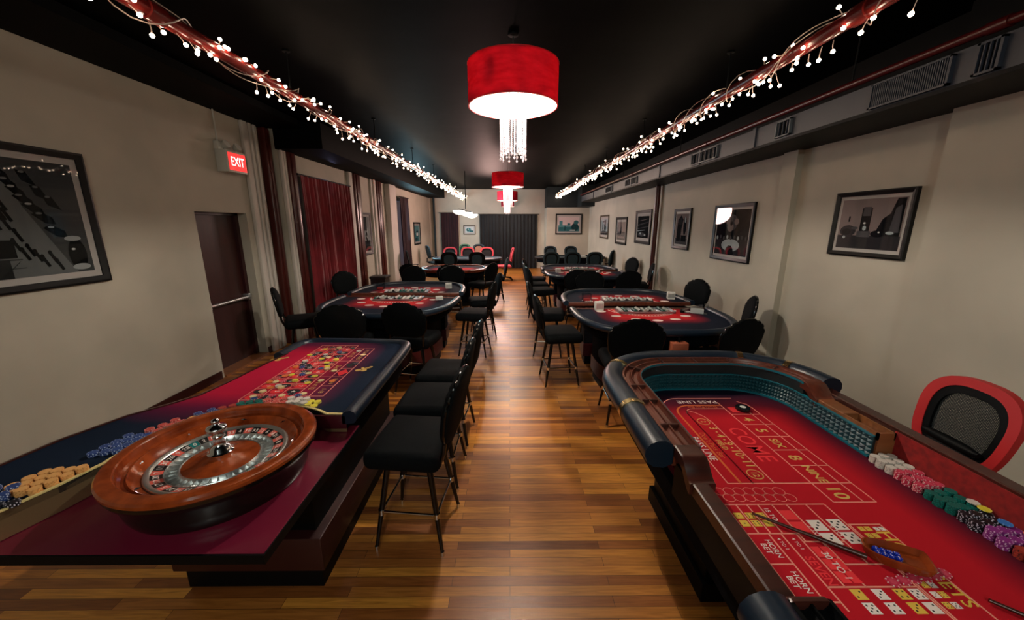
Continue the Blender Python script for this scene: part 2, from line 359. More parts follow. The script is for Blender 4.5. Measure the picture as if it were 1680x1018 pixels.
# soffits (black) along the left wall
m = MB(); m.box(XL, -3.0, YF, 5.9, 3.26, ZC).box(-3.45, -2.75, 5.9, YB, 2.98, ZC); struct(m.build('trim_2', mat('soffit_black', srgb(2, 4, 5), .7, Specular_IOR_Level=.08), smooth=0))
struct(MB().box(XR - .02, XR, 2.85, 14.6, 2.9, ZC).box(3.08, 3.12, YF, 2.85, 2.9, ZC).build('trim_14', 'black', smooth=0))
struct(MB().box(XR - 0.0 - .5, XR, 14.6, YB, 2.56, ZC).box(1.5, XR - .5, 15.5, YB, 2.56, ZC).build('trim_3', 'tealdark', smooth=0))
# windows behind the curtains
def window(n, y0, y1):
    f = MB().box(-3.8, -3.72, y0, y1, .5, .56).box(-3.8, -3.72, y0, y1, 2.54, 2.60).box(-3.8, -3.72, y0, y0 + .06, .5, 2.60).box(-3.8, -3.72, y1 - .06, y1, .5, 2.60).box(-3.8, -3.72, y0, y1, 1.7, 1.76)
    w_ = struct(f.build('window_%d' % n, 'paint', smooth=0))
    MB().box(-3.765, -3.755, y0 + .05, y1 - .05, .55, 2.55).build('window_pane', emit('evening_window', (0.30, 0.32, 0.62, 1), 0.25), w_, smooth=0)
window(1, 6.66, 8.1); window(2, 11.6, 12.7)
# fluted white casings and the tall oxblood uprights beside the windows
m = MB()
for y0, y1 in ((5.44, 5.55), (5.58, 5.64), (5.68, 5.74)): m.rbox(XL, XL + .05, y0, y1, 0, 3.26, .012, 2)
struct(m.build('trim_4', 'paint'))
m = MB()
for y0, y1 in ((5.955, 6.01), (6.03, 6.085)): m.rbox(-3.45, -3.40, y0, y1, 0, 2.98, .012, 2)
struct(m.build('trim_5', 'paint'))
struct(MB().rbox(-3.45, -3.39, 8.32, 8.5, 0, 2.98, .012).build('trim_6', 'paint'))
struct(MB().rbox(-3.45, -3.40, 9.62, 9.70, 0, 2.98, .012).rbox(-3.45, -3.38, 9.76, 9.9, 0, 2.98, .012).build('trim_7', 'paint'))
struct(MB().rbox(-3.45, -3.30, 10.75, 11.35, 0, 2.98, .02).build('trim_8', 'paint'))
def upright(n, y, wd, zt, label):
    m = MB(); xb, xf = (-3.63, -3.52) if y < 5.94 else (-3.45, -3.37); m.rbox(xb, xf, y - wd / 2, y + wd / 2, 0, zt, .02, 3); m.rbox(xf - .01, xf + .02, y - wd / 4, y + wd / 4, 0.02, zt - .02, .012, 2)
    struct(m.build('trim_%d' % n, 'brownpipe'))
upright(9, 5.875, .13, 3.26, ''); upright(13, 6.19, .20, 2.98, ''); upright(10, 8.72, .34, 2.98, ''); upright(11, 10.15, .34, 2.98, '')
struct(MB().tube([(-3.2, 16.35, 0), (-3.2, 16.35, ZC)], .045, 10).build('trim_12', 'tealup'))
struct(MB().box(XL, XL + .012, YF, 4.42, 0, .1).box(XL, XL + .012, 5.36, 5.43, 0, .1).build('baseboard_left', 'burgdark', smooth=0))
struct(MB().box(XR - .012, XR, 2.87, 15.5, 0, .1).box(3.108, 3.12, YF, 2.85, 0, .1).build('baseboard_right', 'burgdark', smooth=0))
# exit door
d = struct(MB().box(-3.84, -3.79, 4.48, 5.31, 0.02, 2.02).build('door_1', 'door', smooth=0))
m = MB(); m.tube([(-3.715, 4.52, .895), (-3.715, 5.27, .895)], .02, 10); m.rbox(-3.79, -3.7, 4.5, 4.56, .85, .94, .01); m.rbox(-3.79, -3.7, 5.22, 5.29, .85, .94, .01)
m.build('push_bar', 'steel', d)
MB().box(-3.86, -3.75, 5.27, 5.33, 0.02, 2.045).box(-3.86, -3.75, 4.46, 4.49, 0.02, 2.045).box(-3.86, -3.75, 4.46, 5.33, 2.015, 2.045).build('door_frame', 'burgdark', d, smooth=0)
MB().box(-3.86, -3.60, 4.46, 5.33, 0, .03).build('threshold', 'tan', d, smooth=0)
# far wall: curtains on rods
def curtain_mesh(p0, p1, z0, z1, amp, waves, nx=None, th=.012, flare=0.0):
    p0, p1 = Vector(p0), Vector(p1); dr = (p1 - p0); ln = dr.length; dr.normalize(); nr = Vector((dr.y, -dr.x)); nx = nx or int(waves * 10); nz = 8; m = MB(); vs = []
    for s_ in (1, -1):
        for j in range(nz + 1):
            v = j / nz; A = amp * (0.35 + 0.65 * (1 - v) ** .5)
            for i in range(nx + 1):
                u = i / nx; ph = 2 * PI * waves * u
                off = A * (math.sin(ph) + .45 * math.sin(ph * 2.3 + 1.7 + 2 * (1 - v)) + .3 * math.sin(ph * .37 + 3 * v)) + s_ * th / 2
                q = p0 + dr * (ln * (u + flare * (1 - v) * (u - .5))) + nr * off
                vs.append((q.x, q.y, z0 + (z1 - z0) * v))
    W = nx + 1; S = W * (nz + 1); fs = []
    for j in range(nz):
        for i in range(nx):
            a = j * W + i; fs += [(a, a + 1, a + 1 + W, a + W), (S + a, S + a + W, S + a + 1 + W, S + a + 1)]
    for i in range(nx): fs += [(i, S + i, S + i + 1, i + 1), (nz * W + i, nz * W + i + 1, S + nz * W + i + 1, S + nz * W + i)]
    for j in range(nz): fs += [(j * W, j * W + W, S + j * W + W, S + j * W), (j * W + nx, S + j * W + nx, S + j * W + W + nx, j * W + W + nx)]
    return m.add(vs, fs)
def curtain(p0, p1, z0, z1, amp, waves, mt, label, rod=True, flare=0.0):
    c = Vector(((p0[0] + p1[0]) / 2, (p0[1] + p1[1]) / 2, 0)); t = thing('curtain', label, 'curtain', c)
    curtain_mesh(p0, p1, z0, z1, amp, waves, flare=flare).build('drape', mt, t, 80, origin=c)
    if rod:
        dv = (Vector(p1) - Vector(p0)).normalized() * .08
        MB().tube([(p0[0] - dv.x, p0[1] - dv.y, z1 + .01), (p1[0] + dv.x, p1[1] + dv.y, z1 + .01)], .014, 10).build('curtain_rod', 'black', t, origin=c)
    return t
curtain((-3.34, 6.30), (-3.34, 8.14), .015, 2.66, .045, 13, 'curtain', 'crimson red pleated curtain at the left window behind the first card table')
curtain((-3.30, 11.72), (-3.30, 12.62), .015, 2.7, .04, 6, 'curtaindark', 'dark plum curtain at the farther left window')
curtain((-2.93, 16.40), (-2.19, 16.40), .015, 2.36, .03, 6, 'curtaindark', 'dark maroon curtain in the far left corner of the back wall')
curtain((-1.28, 16.40), (1.17, 16.40), .015, 2.30, .03, 16, 'drape', 'wide black curtain across the middle of the back wall')
# ============================================================ overhead: pipes, string lights, duct
def pipe_thing(x, z, r, y0, y1, mt, label, hangers=()):
    t = thing('sprinkler_pipe', label, 'pipe', (x, y0, z))
    m = MB(); m.tube([(0, 0, 0), (0, y1 - y0, 0)], r, 14)
    yy = 1.8
    while yy < y1 - y0: m.tube([(0, yy - .05, 0), (0, yy + .05, 0)], r * 1.25, 14); yy += 3.1
    m.build('pipe', mt, t)
    for hy in hangers: MB().tube([(0, hy - y0, r), (0, hy - y0, ZC - z)], .006, 6).lathe([(.0001, .0), (.03, 0), (.03, -.01), (.0001, -.012)], 12, 0, (0, hy - y0, ZC - z)).build('hanger_rod', 'black', t)
    return t
HG = (1.5, 3.6, 5.7, 7.8, 9.9, 12.0, 14.1, 16.0)
pipe_thing(-1.9, 3.0, .042, -2.6, 16.45, 'redpipe', 'red ceiling pipe on the left wrapped in fairy lights', HG)
pipe_thing(1.9, 3.01, .042, -2.6, 16.45, 'redpipe', 'red ceiling pipe on the right wrapped in fairy lights', HG)
pipe_thing(2.66, 2.955, .026, -2.6, 14.5, 'pipeshaded', 'thin bare shade-darkened red pipe running above the air duct', (3.2, 6.2, 9.2, 12.2))
t = thing('riser_pipe', 'dark red vertical pipe against the right wall beyond the pilaster', 'pipe', (3.14, 8.22, 0))
MB().tube([(0, 0, 0), (0, 0, 2.685)], .05, 14).build('pipe', 'brownpipe', t); MB().lathe([(.051, 0), (.072, 0), (.072, .015), (.051, .02)], 16).build('floor_flange', 'black', t)
def fairy(x, z, label):
    rnd = random.Random(int(x * 10) + 50); t = thing('string_lights', label, 'string lights', (x, 0, z))
    y = 1.7; near = []; far = []; R = .055; cord = []
    k = 0
    while y < 16.4:
        a = rnd.uniform(-2.6, 0.4) if rnd.random() < .72 else rnd.uniform(0, 2 * PI)
        rr = R + rnd.choice((.006, .01, .03, .05, .06)) * (1.0 if rnd.random() < .8 else 1.5)
        near.append((rr * math.cos(a), y, rr * math.sin(a) - .004)); y += rnd.uniform(.02, .075) if y > 2.6 else rnd.uniform(.05, .10); k += 1
    # cords: two helices and loops out to the bulbs
    for ph in (0, 2.4):
        cord = MB() if ph == 0 else cord
        pts = []; yy = 1.6
        while yy < 16.4:
            an = ph + yy * 7.5 + 1.3 * math.sin(yy * 3 + ph); q = R + .012 * (1 + math.sin(yy * 9 + ph)); pts.append((q * math.cos(an), yy, q * math.sin(an))); yy += .05
        cord.tube(pts, .0035, 5)
    for p in near[:170]:
        q = Vector((p[0], 0, p[2])).normalized() * (R - .004)
        cord.tube([(q.x, p[1] - .03, q.z), ((q.x + p[0]) / 2, p[1] - .01, (q.z + p[2]) / 2), p], .0028, 4)
    cord.build('cord', 'wire', t)
    sp = MB().sphere((0, 0, 0), .0115, 8, 6, sc_=(1, 1, 1)).build('bulb', 'bulb', t, 80)
    me = sp.data; sp.location = near[0]
    for p in near[1:100]:
        c = sp.copy(); COL.objects.link(c); c.location = p; c.parent = t
    st = MB()
    for p in near[100:]: st.sphere(p, .0115, 6, 4)
    s_ = st.build('bulbs', 'bulb', t, 80); s_['kind'] = 'stuff'
fairy(-1.9, 3.0, 'warm white fairy lights wound along the left red ceiling pipe')
fairy(1.9, 3.01, 'warm white fairy lights wound along the right red ceiling pipe')
# duct along the right wall
t = thing('air_duct', 'dark grey rectangular air duct running along the top of the right wall', 'duct', (2.68, -2.6, 2.69))
OD = (2.68, -2.6, 2.69)
m = MB(); m.box(2.68, XR, 2.85, 14.4, 2.715, 2.905).box(2.68, 3.12, -2.6, 2.85, 2.715, 2.905)
m.build('duct_body', 'duct', t, 0, OD)
MB().box(2.665, XR, 2.85, 14.42, 2.69, 2.715).box(2.665, 3.12, -2.6, 2.85, 2.69, 2.715).build('underside_panel', 'black', t, 0, OD)
for y in (2.1, 4.35, 5.55, 7.0, 8.6, 10.2, 12.4):
    MB().box(2.665, 2.68, y, y + .05, 2.70, 2.915).build('duct_flange', 'duct', t, 0, OD)
def grille(y0, y1, z0, z1, n, fm='ductlight'):
    g = MB().box(2.655, 2.68, y0, y1, z0, z0 + .012).box(2.655, 2.68, y0, y1, z1 - .012, z1).box(2.655, 2.68, y0, y0 + .015, z0, z1).box(2.655, 2.68, y1 - .015, y1, z0, z1).build('vent_grille', fm, t, 0, OD)
    MB().box(2.673, 2.679, y0 + .01, y1 - .01, z0 + .01, z1 - .01).build('vent_recess', 'black', g, 0, OD)
    s_ = MB()
    for i in range(n):
        y = y0 + .02 + (y1 - y0 - .04) * (i + .5) / n; s_.box(2.658, 2.672, y - .003, y + .003, z0 + .01, z1 - .01)
    s_.build('vent_slats', 'duct', g, 0, OD)
grille(2.50, 3.02, 2.725, 2.895, 34, 'duct'); grille(2.26, 2.38, 2.725, 2.895, 3, 'duct')
grille(3.82, 4.02, 2.735, 2.885, 3); grille(5.1, 5.8, 2.735, 2.885, 6); grille(8.2, 9.0, 2.735, 2.885, 8); grille(10.1, 10.8, 2.735, 2.885, 6)
# ============================================================ pendant lamps
def pendant():
    t = thing('pendant_lamp', '', 'lamp')
    r = .36
    MB().lathe([(r, -.30), (r, 0), (r - .004, 0), (r - .004, -.30), (r, -.30)], 64).build('shade', 'shade', t)
    MB().lathe([(r - .006, -.298), (r - .006, -.002), (r - .009, -.002), (r - .009, -.298), (r - .006, -.298)], 64).build('shade_liner', 'liner', t)
    m = MB(); m.lathe([(r + .002, -.302), (r + .002, -.296), (r - .010, -.296), (r - .010, -.302), (r + .002, -.302)], 64).lathe([(r + .002, -.004), (r + .002, .002), (r - .010, .002), (r - .010, -.004), (r + .002, -.004)], 64)
    for k in range(3): a = k * 2 * PI / 3; m.tube([(0, 0, -.02), (r * math.cos(a), r * math.sin(a), -.02)], .004, 6)
    m.build('shade_ring', 'redplastic', t)
    MB().lathe([(.0001, -.003), (r - .012, -.003), (r - .012, -.007), (.0001, -.007)], 48).build('top_light_blocker', 'offwhite', t)  # unseen disc, added to keep lamp light off the ceiling
    MB().tube([(0, 0, -.03), (0, 0, ZC - 3.12 - .005)], .005, 6).build('hanging_cord', 'steel', t)
    MB().lathe([(.0001, 0), (.04, 0), (.04, -.012), (.0001, -.016)], 20, 0, (0, 0, ZC - 3.12)).build('ceiling_rose', 'black', t)
    MB().lathe([(.095, -.03), (.115, -.03), (.115, -.042), (.095, -.042), (.095, -.03)], 32).tube([(-.105, 0, -.036), (  .105, 0, -.036)], .004, 6).tube([(0, -.105, -.036), (0,   .105, -.036)], .004, 6).build('crystal_ring', 'chrome', t)
    for dx, dy in ((.17, .0), (-.085, .15), (-.085, -.15)):
        MB().sphere((dx, dy, -.17), .026, 12, 8).build('bulb', 'lampbulb', t)
    for ring, n, ln in ((.105, 30, .69), (.068, 14, .64)):
        for k in range(n):
            a = 2 * PI * k / n; m = MB(); L_ = ln - .03 * ((k % 3)); x, y = ring * math.cos(a), ring * math.sin(a)
            m.tube([(x, y, -.04), (x, y, -L_)], .001, 4)
            z = -.06
            while z > -L_: m.lathe([(.0001, z + .0065), (.0065, z), (.0001, z - .0065)], 6, 0, (x, y, 0)); z -= .0150
            m.lathe([(.0001, -L_ + .005), (.010, -L_ - .004), (.0001, -L_ - .022)], 8, 0, (x, y, 0))
            m.build('crystal_strand', 'crystal', t, 20)
    return t
p0 = pendant()
for i, (x, y, z, k) in enumerate(PEND):
    o = p0 if i == 0 else copy_tree(p0)
    o.location = (x, y, z); o.scale = (k, k, k)
    o['label'] = ('large red drum pendant lamp with hanging crystal strands, nearest of the row', 'red drum pendant lamp with crystals, second in the row down the middle', 'red drum pendant lamp with crystals, third in the row, before the back wall', 'smallest and farthest red pendant lamp, just before the black back curtain')[i]
    o['group'] = 'red drum pendant lamps'
    for ch in o.children:      # each cord is as long as its lamp hangs low
        if ch.name.startswith('hanging_cord'): ch.scale = (1, 1, (ZC - z) / k / (ZC - 3.12))
        if ch.name.startswith('ceiling_rose'): ch.location.z = (ZC - z) / k - (ZC - 3.12)
t = thing('glass_bowl_lamp', 'hanging lamp with glowing white glass bowls near the back wall', 'lamp', (-1.25, 11.0, 2.3))
MB().tube([(0, 0, .02), (0, 0, ZC - 2.3)], .012, 8).tube([(-.2, 0, .02), (.16, 0, -.06)], .01, 8).build('stem', 'black', t)
for x, z in ((-.19, -.05), (0.02, -.10), (.17, -.15)):
    MB().lathe([(.001, -.08), (.07, -.075), (.13, -.045), (.17, .0), (.18, .02), (.165, .02), (.12, -.03), (.001, -.055)], 24, 0, (x, 0, z)).build('glass_bowl', 'globe', t)
# ============================================================ exit sign
t = thing('exit_sign', 'white exit sign with red lettering and two emergency heads beside the door', 'sign', (XL, 4.92, 2.54)); O = (XL, 4.92, 2.54)
MB().rbox(XL, -3.49, 4.93, 5.28, 2.54, 2.80, .008).build('housing', 'offwhite', t, origin=O)
fc = MB().box(-3.4905, -3.486, 4.955, 5.265, 2.565, 2.775).build('face_panel', mat('exit_panel', srgb(150, 20, 20), .4, 0, Emission_Color=(1, .03, .03, 1), Emission_Strength=.5), t, 0, O)
XF = Matrix.Translation((-3.4845, 5.11, 2.67)) @ Matrix(((0, 0, 1, 0), (1, 0, 0, 0), (0, 1, 0, 0), (0, 0, 0, 1)))
MB().text('EXIT', 0, 0, 0, .15, 0, 0, .78, .008, XF).build('lettering', 'exitwhite', t, 0, O)
for y in (5.02, 5.22):
    h = MB(); X = Matrix.Translation((-3.54, y, 2.87)) @ Matrix.Rotation(math.radians(60), 4, 'Y')
    h.lathe([(.001, -.05), (.03, -.045), (.048, -.01), (.05, .02), (.046, .022), (.001, .012)], 20, xf=X).tube([(-3.56, y, 2.80), (-3.555, y, 2.85)], .01, 8)
    h.build('lamp_head', 'offwhite', t, origin=O)
MB().tube([(-3.6, 4.97, 2.80), (-3.6, 4.97, 3.26)], .009, 8).rbox(XL, -3.57, 4.93, 5.01, 2.80, 2.90, .006).build('conduit', 'offwhite', t, origin=O)
# ============================================================ framed pictures
GREY = [mat('print_grey_%d' % i, (g * .93, g * 1.0, g * 1.02, 1), .9, Specular_IOR_Level=0.0) for i, g in enumerate((.006, .02, .05, .12, .30, .55))]
def picture(name_label, P, U, V, wd, ht, fw, shapes, bg=3, fm='frame', mt_w=.05, cols=None, group=None):
    """P centre on the wall, U right direction, V up; N=UxV points into the room"""
    U = Vector(U); V = Vector(V); Q = U.cross(V)
    X = Matrix(((U.x, V.x, Q.x, 0), (U.y, V.y, Q.y, 0), (U.z, V.z, Q.z, 0), (0, 0, 0, 1)))
    t = thing('framed_picture', name_label, 'picture', P, group=group)
    a, b = wd / 2, ht / 2; pr = [(0, 0), (0, .03), (fw * .3, .035), (fw, .022), (fw, 0)]
    m = MB(); m.sweep([(-d, z) for d, z in pr], [(-a, -b), (a, -b), (a, b), (-a, b)], closed_path=True, xf=X); m.build('frame', fm, t, 30)
    MB().box(-a + fw * .8, a - fw * .8, -b + fw * .8, b - fw * .8, .004, .010, xf=X).build('mat_board', 'matb', t, 0)
    q = a - fw - mt_w; s_ = b - fw - mt_w; m = MB(); m.box(-q, q, -s_, s_, .010, .0115, bg, xf=X)
    z = .0116
    for g, poly in shapes:
        z += .00004; m.add([(-q + 2 * q * min(max(u, 0), 1), -s_ + 2 * s_ * min(max(v, 0), 1), z) for u, v in poly], [tuple(range(len(poly)))], g, X)
    m.build('print', cols or GREY, t, 0)
    MB().box(-a + fw * .7, a - fw * .7, -b + fw * .7, b - fw * .7, .018, .020, xf=X).build('glass', 'glass', t, 0)
    return t
def ell(cx, cy, rx, ry, n=12, a=0): return [(cx + rx * math.cos(2 * PI * k / n) * math.cos(a) - ry * math.sin(2 * PI * k / n) * math.sin(a), cy + rx * math.cos(2 * PI * k / n) * math.sin(a) + ry * math.sin(2 * PI * k / n) * math.cos(a)) for k in range(n)]
def rc(x0, y0, x1, y1, sk=0): return [(x0, y0), (x1, y0), (x1 + sk, y1), (x0 + sk, y1)]
rnd = random.Random(3)
sh = [(3, [(0, 0), (.88, 0), (.80, .3), (.68, .6), (.59, 1), (0, 1)]), (2, [(.86, .1), (.9, 0), (1, 0), (1, 1), (.60, 1), (.69, .6)])]
for k, (u, v) in enumerate(((.60, .95), (.625, .88), (.65, .80), (.675, .74), (.70, .67), (.735, .60), (.775, .52), (.82, .40))):
    sz = .03 + .004 * k; sh += [(0, [(u - sz, v + .02), (u - .01, v + .05), (u + sz, v - .01), (u + sz + .01, v - .07), (u + .01, v - .06)]), (4 if k % 2 else 3, ell(u - .012, v + .028, .018, .010, 8))]
for u, v in ((.72, .86), (.77, .74), (.82, .66)): sh += [(0, [(u - .02, v + .05), (u + .03, v + .04), (u + .07, v - .08), (u + .0, v - .04)]), (3, ell(u + .01, v + .035, .015, .010, 8))]
for u, v in ((.51, .82), (.56, .66), (.585, .66), (.57, .58), (.595, .57), (.58, .5), (.52, .56), (.51, .48), (.535, .50), (.50, .40), (.62, .40), (.60, .32), (.66, .27), (.69, .22), (.72, .17), (.765, .20), (.79, .13), (.63, .24), (.45, .7), (.42, .5), (.38, .6), (.35, .3)):
    sh += [(0, ell(u, v, .012, .022, 8)), (0, [(u - .008, v - .01), (u + .012, v - .01), (u + .035, v - .09), (u + .018, v - .10)])]
sh += [(0, rc(.47, .17, .60, .32)), (1, rc(.48, .0, .56, .15)), (1, [(.50, .0), (.505, .0), (.61, .14), (.605, .14)]), (1, rc(.48, .15, .62, .16)), (1, rc(.48, .08, .63, .085)), (0, ell(.92, .17, .055, .15)), (4, ell(.91, .32, .05, .025)), (4, ell(.925, .05, .055, .03)), (5, ell(.90, .22, .012, .01))]
picture('large black framed black-and-white street photograph on the left wall', (XL, 2.66, 1.94), (0, 1, 0), (0, 0, 1), 1.44, 1.07, .055, sh, 3)
def skyl(seed, hi=.6, base=.25):
    r = random.Random(seed); s_ = []; u = 0
    while u < 1: wd = r.uniform(.06, .16); s_.append((r.choice((0, 1, 1, 2)), rc(u, base, min(1, u + wd), base + r.uniform(.12, hi)))); u += wd * r.uniform(.6, 1.3)
    s_.append((1, rc(0, 0, 1, base))); return s_
PK = [mat('print_tone_%d' % i, c, .9, Specular_IOR_Level=0.0) for i, c in enumerate(((.006, .007, .009, 1), (.022, .022, .026, 1), (.06, .06, .068, 1), (.20, .16, .155, 1), (.34, .40, .42, 1), (.6, .6, .6, 1)))]
R_U, R_V = (0, -1, 0), (0, 0, 1)
sa = [(1, rc(0, 0, 1, .27)), (0, rc(.36, .27, .52, .82)), (2, rc(.38, .66, .50, .84)), (0, [(.6, .27), (.98, .27), (.98, .98), (.86, .98), (.80, .7), (.70, .6)]), (2, [(.82, .34), (.96, .34), (.94, .86), (.86, .8)]),
      (1, ell(.17, .36, .14, .12)), (0, ell(.15, .34, .08, .07)), (4, ell(.12, .23, .025, .03)), (2, rc(.33, .24, .55, .36)), (5, ell(.43, .52, .02, .02)), (4, ell(.44, .42, .03, .05)), (0, ell(.66, .31, .11, .07)), (5, ell(.68, .34, .015, .015)), (4, ell(.84, .33, .06, .03)), (2, ell(.28, .42, .06, .03)), (0, rc(.15, .55, .18, .66))]
picture('black framed city square photograph on the right wall, nearest to the mesh chair', (XR, 3.40, 1.90), R_U, R_V, .74, .58, .04, sa, 3, cols=PK, mt_w=.03)
sb = [(1, rc(0, 0, 1, .35)), (0, rc(0, .35, 1, 1)), (4, ell(.5, .22, .28, .14, 16)), (0, [(.36, 0), (.38, .14), (.44, .21), (.54, .21), (.60, .14), (.64, 0)]), (2, ell(.48, .72, .18, .18)), (3, ell(.45, .62, .10, .10)), (3, ell(.62, .74, .07, .07)), (3, ell(.36, .76, .07, .08)), (0, ell(.47, .70, .04, .05))]
for i in range(9): sb.append((2 if i % 3 else 4, ell(.06 + i * .11, .38 + .02 * (i % 2), .03, .045)))
for i in range(5): sb.append((1, rc(.78 + .045 * i, .35, .79 + .045 * i, .95)))
picture('black framed portrait photograph of an arched fountain on the right wall beyond the pilaster', (XR, 5.49, 1.78), R_U, R_V, .97, .81, .05, sb, 1, cols=PK, mt_w=.035)
sc_ = [(2, rc(0, .0, 1, .2)), (0, [(.1, .1), (.45, .1), (.5, .5), (.6, .8), (.4, .95), (.15, .8)]), (1, ell(.35, .75, .2, .12)), (0, ell(.75, .6, .12, .3)), (4, ell(.75, .8, .05, .1)), (0, rc(.5, .1, .9, .3))]
picture('narrow black framed dark photograph on the right wall before the vertical pipe', (XR, 7.10, 1.81), R_U, R_V, .68, .74, .05, sc_, 3, cols=PK, mt_w=.04)
sd = [(0, rc(0, 0, 1, 1)), (2, [(0, .55), (1, .72), (1, .76), (0, .60)]), (3, [(.2, .78), (.9, .86), (.9, .88), (.2, .8)]), (2, [(0, .40), (1, .52), (1, .55), (0, .44)]), (4, [(0, .3), (.7, .36), (.7, .38), (0, .33)]), (2, ell(.4, .16, .3, .1)), (4, ell(.3, .2, .08, .05)), (4, ell(.7, .14, .07, .05))]
picture('black framed dark photograph on the right wall just beyond the vertical pipe', (XR, 9.18, 1.83), R_U, R_V, 1.05, .79, .07, sd, 0, cols=PK, mt_w=.07)
se = [(2, rc(0, 0, 1, .42)), (1, rc(0, .38, 1, .46)), (2, [(.38, .45), (.6, .45), (.52, .8), (.47, .8)]), (0, ell(.5, .45, .12, .05)), (3, rc(.1, .1, .9, .2))]
picture('black framed misty harbour photograph on the right wall, second from the back', (XR, 10.95, 1.71), R_U, R_V, 1.05, .77, .07, se, 3, cols=PK, mt_w=.06)
sf = [(2, [(.2, .2), (.75, .2), (.75, .95), (.25, .85)]), (4, [(.3, .3), (.5, .3), (.5, .8), (.3, .75)]), (1, rc(0, 0, 1, .22)), (1, rc(.6, .25, .74, .9))]
picture('thin brown framed photograph on the right wall, farthest back', (XR, 12.93, 1.81), R_U, R_V, 1.12, .77, .05, sf, 4, 'frameb', cols=PK, mt_w=.07)
TLC = [mat('print_teal_%d' % i, c, .9, Specular_IOR_Level=0.0) for i, c in enumerate(((.01, .04, .05, 1), (.03, .12, .14, 1), (.08, .22, .24, 1), (.62, .5, .5, 1), (.5, .55, .55, 1), (.7, .7, .7, 1)))]
sg = [(1, rc(0, 0, 1, .35)), (2, rc(0, .3, .6, .42)), (0, ell(.8, .3, .18, .28)), (1, ell(.85, .62, .12, .14)), (1, ell(.5, .5, .08, .07)), (2, rc(.04, .3, .2, .72)), (0, rc(.3, .05, .34, .4)), (4, rc(.55, .05, .8, .12))]
picture('teal toned park photograph in a dark frame on the bay at the back right', (2.40, 15.5, 1.90), (1, 0, 0), (0, 0, 1), 1.08, .82, .05, sg, 3, cols=TLC, mt_w=.07)
sh2 = [(2, ell(.4, .5, .3, .35)), (0, ell(.3, .5, .1, .25)), (1, rc(.5, .1, .95, .4)), (4, ell(.33, .6, .05, .15))]
picture('small pale green framed picture between the two curtains on the back wall', (-1.73, YB, 1.66), (1, 0, 0), (0, 0, 1), .52, .40, .03, sh2, 4, 'frameb', cols=TLC, mt_w=.05)
si = [(1, rc(0, 0, 1, .3)), (0, [(.1, .5), (.5, .35), (.6, .2), (.5, .1), (.3, .3)]), (0, ell(.4, .5, .12, .06)), (2, rc(.0, .6, .5, 1)), (5, ell(.6, .55, .08, .12))]
picture('tall black framed photograph on the left wall between the oxblood uprights', (-3.45, 9.22, 1.67), (0, 1, 0), (0, 0, 1), .55, 1.0, .05, si, 4, mt_w=.05)
sj = [(1, rc(0, 0, 1, .5)), (0, ell(.3, .15, .25, .1)), (0, [(.0, .55), (.9, .62), (.5, .7)]), (2, rc(0, .75, 1, 1)), (4, ell(.5, .45, .2, .12))]
picture('small dark framed picture on the left wall beyond the plum curtain', (-3.45, 14.2, 1.56), (0, 1, 0), (0, 0, 1), .95, .82, .06, sj, 2, cols=TLC, mt_w=.06)
# ============================================================ bar stools
def stool_proto():
    t = thing('bar_stool', '', 'stool')
    MB().rbox(-.235, .235, -.215, .23, .555, .675, .05, 4).build('seat', 'blackfab', t, 60)
    MB().rbox(-.13, .13, -.13, .13, .535, .56, .01).lathe([(.001, .52), (.09, .52), (.09, .54), (.001, .54)], 20).build('swivel_plate', 'black', t)
    for sx in (-1, 1):
        for sy in (-1, 1):
            top = Vector((sx * .12, sy * .12, .56)); bot = Vector((sx * .195, sy * .20, 0.018)); kn = top.lerp(bot, .1)
            l = MB().tube([top, kn, top.lerp(bot, .55), bot], [.018, .0185, .016, .010], 12).build('leg', 'blackgloss', t)
            MB().tube([bot + Vector((0, 0, -.018)), bot + Vector((0, 0, .012))], [.013, .012], 12).build('foot_tip', 'chrome', l)
    z = .245; q = .12 + .075 * (.56 - z) / .542; qy = .12 + .08 * (.56 - z) / .542
    m = MB(); cs = [(-q, -qy), (q, -qy), (q, qy), (-q, qy)]
    for i in range(4): a, b = cs[i], cs[(i + 1) % 4]; m.tube([(a[0], a[1], z), (b[0], b[1], z)], .008, 10)
    for c in cs: m.tube([(c[0], c[1], z - .016), (c[0], c[1], z + .016)], .0185, 12)
    m.build('footrest', 'chrome', t)
    for sx in (-1, 1):
        MB().tube([(sx * .15, -.12, .585), (sx * .175, -.205, .60), (sx * .19, -.235, .68), (sx * .195, -.25, .82), (sx * .17, -.27, .92)], .013, 10).build('back_post', 'blackgloss', t)
    # shield shaped backrest with a scalloped crown
    half = [(.0, .715), (.12, .715), (.195, .735), (.232, .80), (.246, .90), (.248, .955), (.238, .975), (.216, .984), (.212, 1.012), (.196, 1.028), (.166, 1.034), (.156, 1.054), (.134, 1.064), (.105, 1.064), (.088, 1.082), (.045, 1.092), (0, 1.092)]
    out = [(x, z) for x, z in half] + [(-x, z) for x, z in half[-2:0:-1]]
    n = len(out); m = MB(); vs = []
    lay = [(-.026, .93), (-.02, 1.0), (.006, 1.0), (.022, .93), (.028, .72)]
    def P(x, z, d, k): cz = .90; zz = cz + (z - cz) * k; return (x * k, -.245 - (zz - .74) * .16 + d + .10 * (x * k) ** 2 * 6 * .35, zz)
    for d, k in lay: vs += [P(x, z, d, k) for x, z in out]
    fs = [tuple(range(n))[::-1], tuple(range(4 * n, 5 * n))]
    for j in range(4): fs += [(j * n + i, j * n + (i + 1) % n, (j + 1) * n + (i + 1) % n, (j + 1) * n + i) for i in range(n)]
    m.add(vs, fs); b_ = m.build('backrest', 'blackfab', t, 50)
    MB().tube([P(x, z, -.006, 1.01) for x, z in out], .0075, 8, closed=True).build('edge_trim', 'blackgloss', b_)
    return t
STOOL = stool_proto(); STOOL_N = [0]
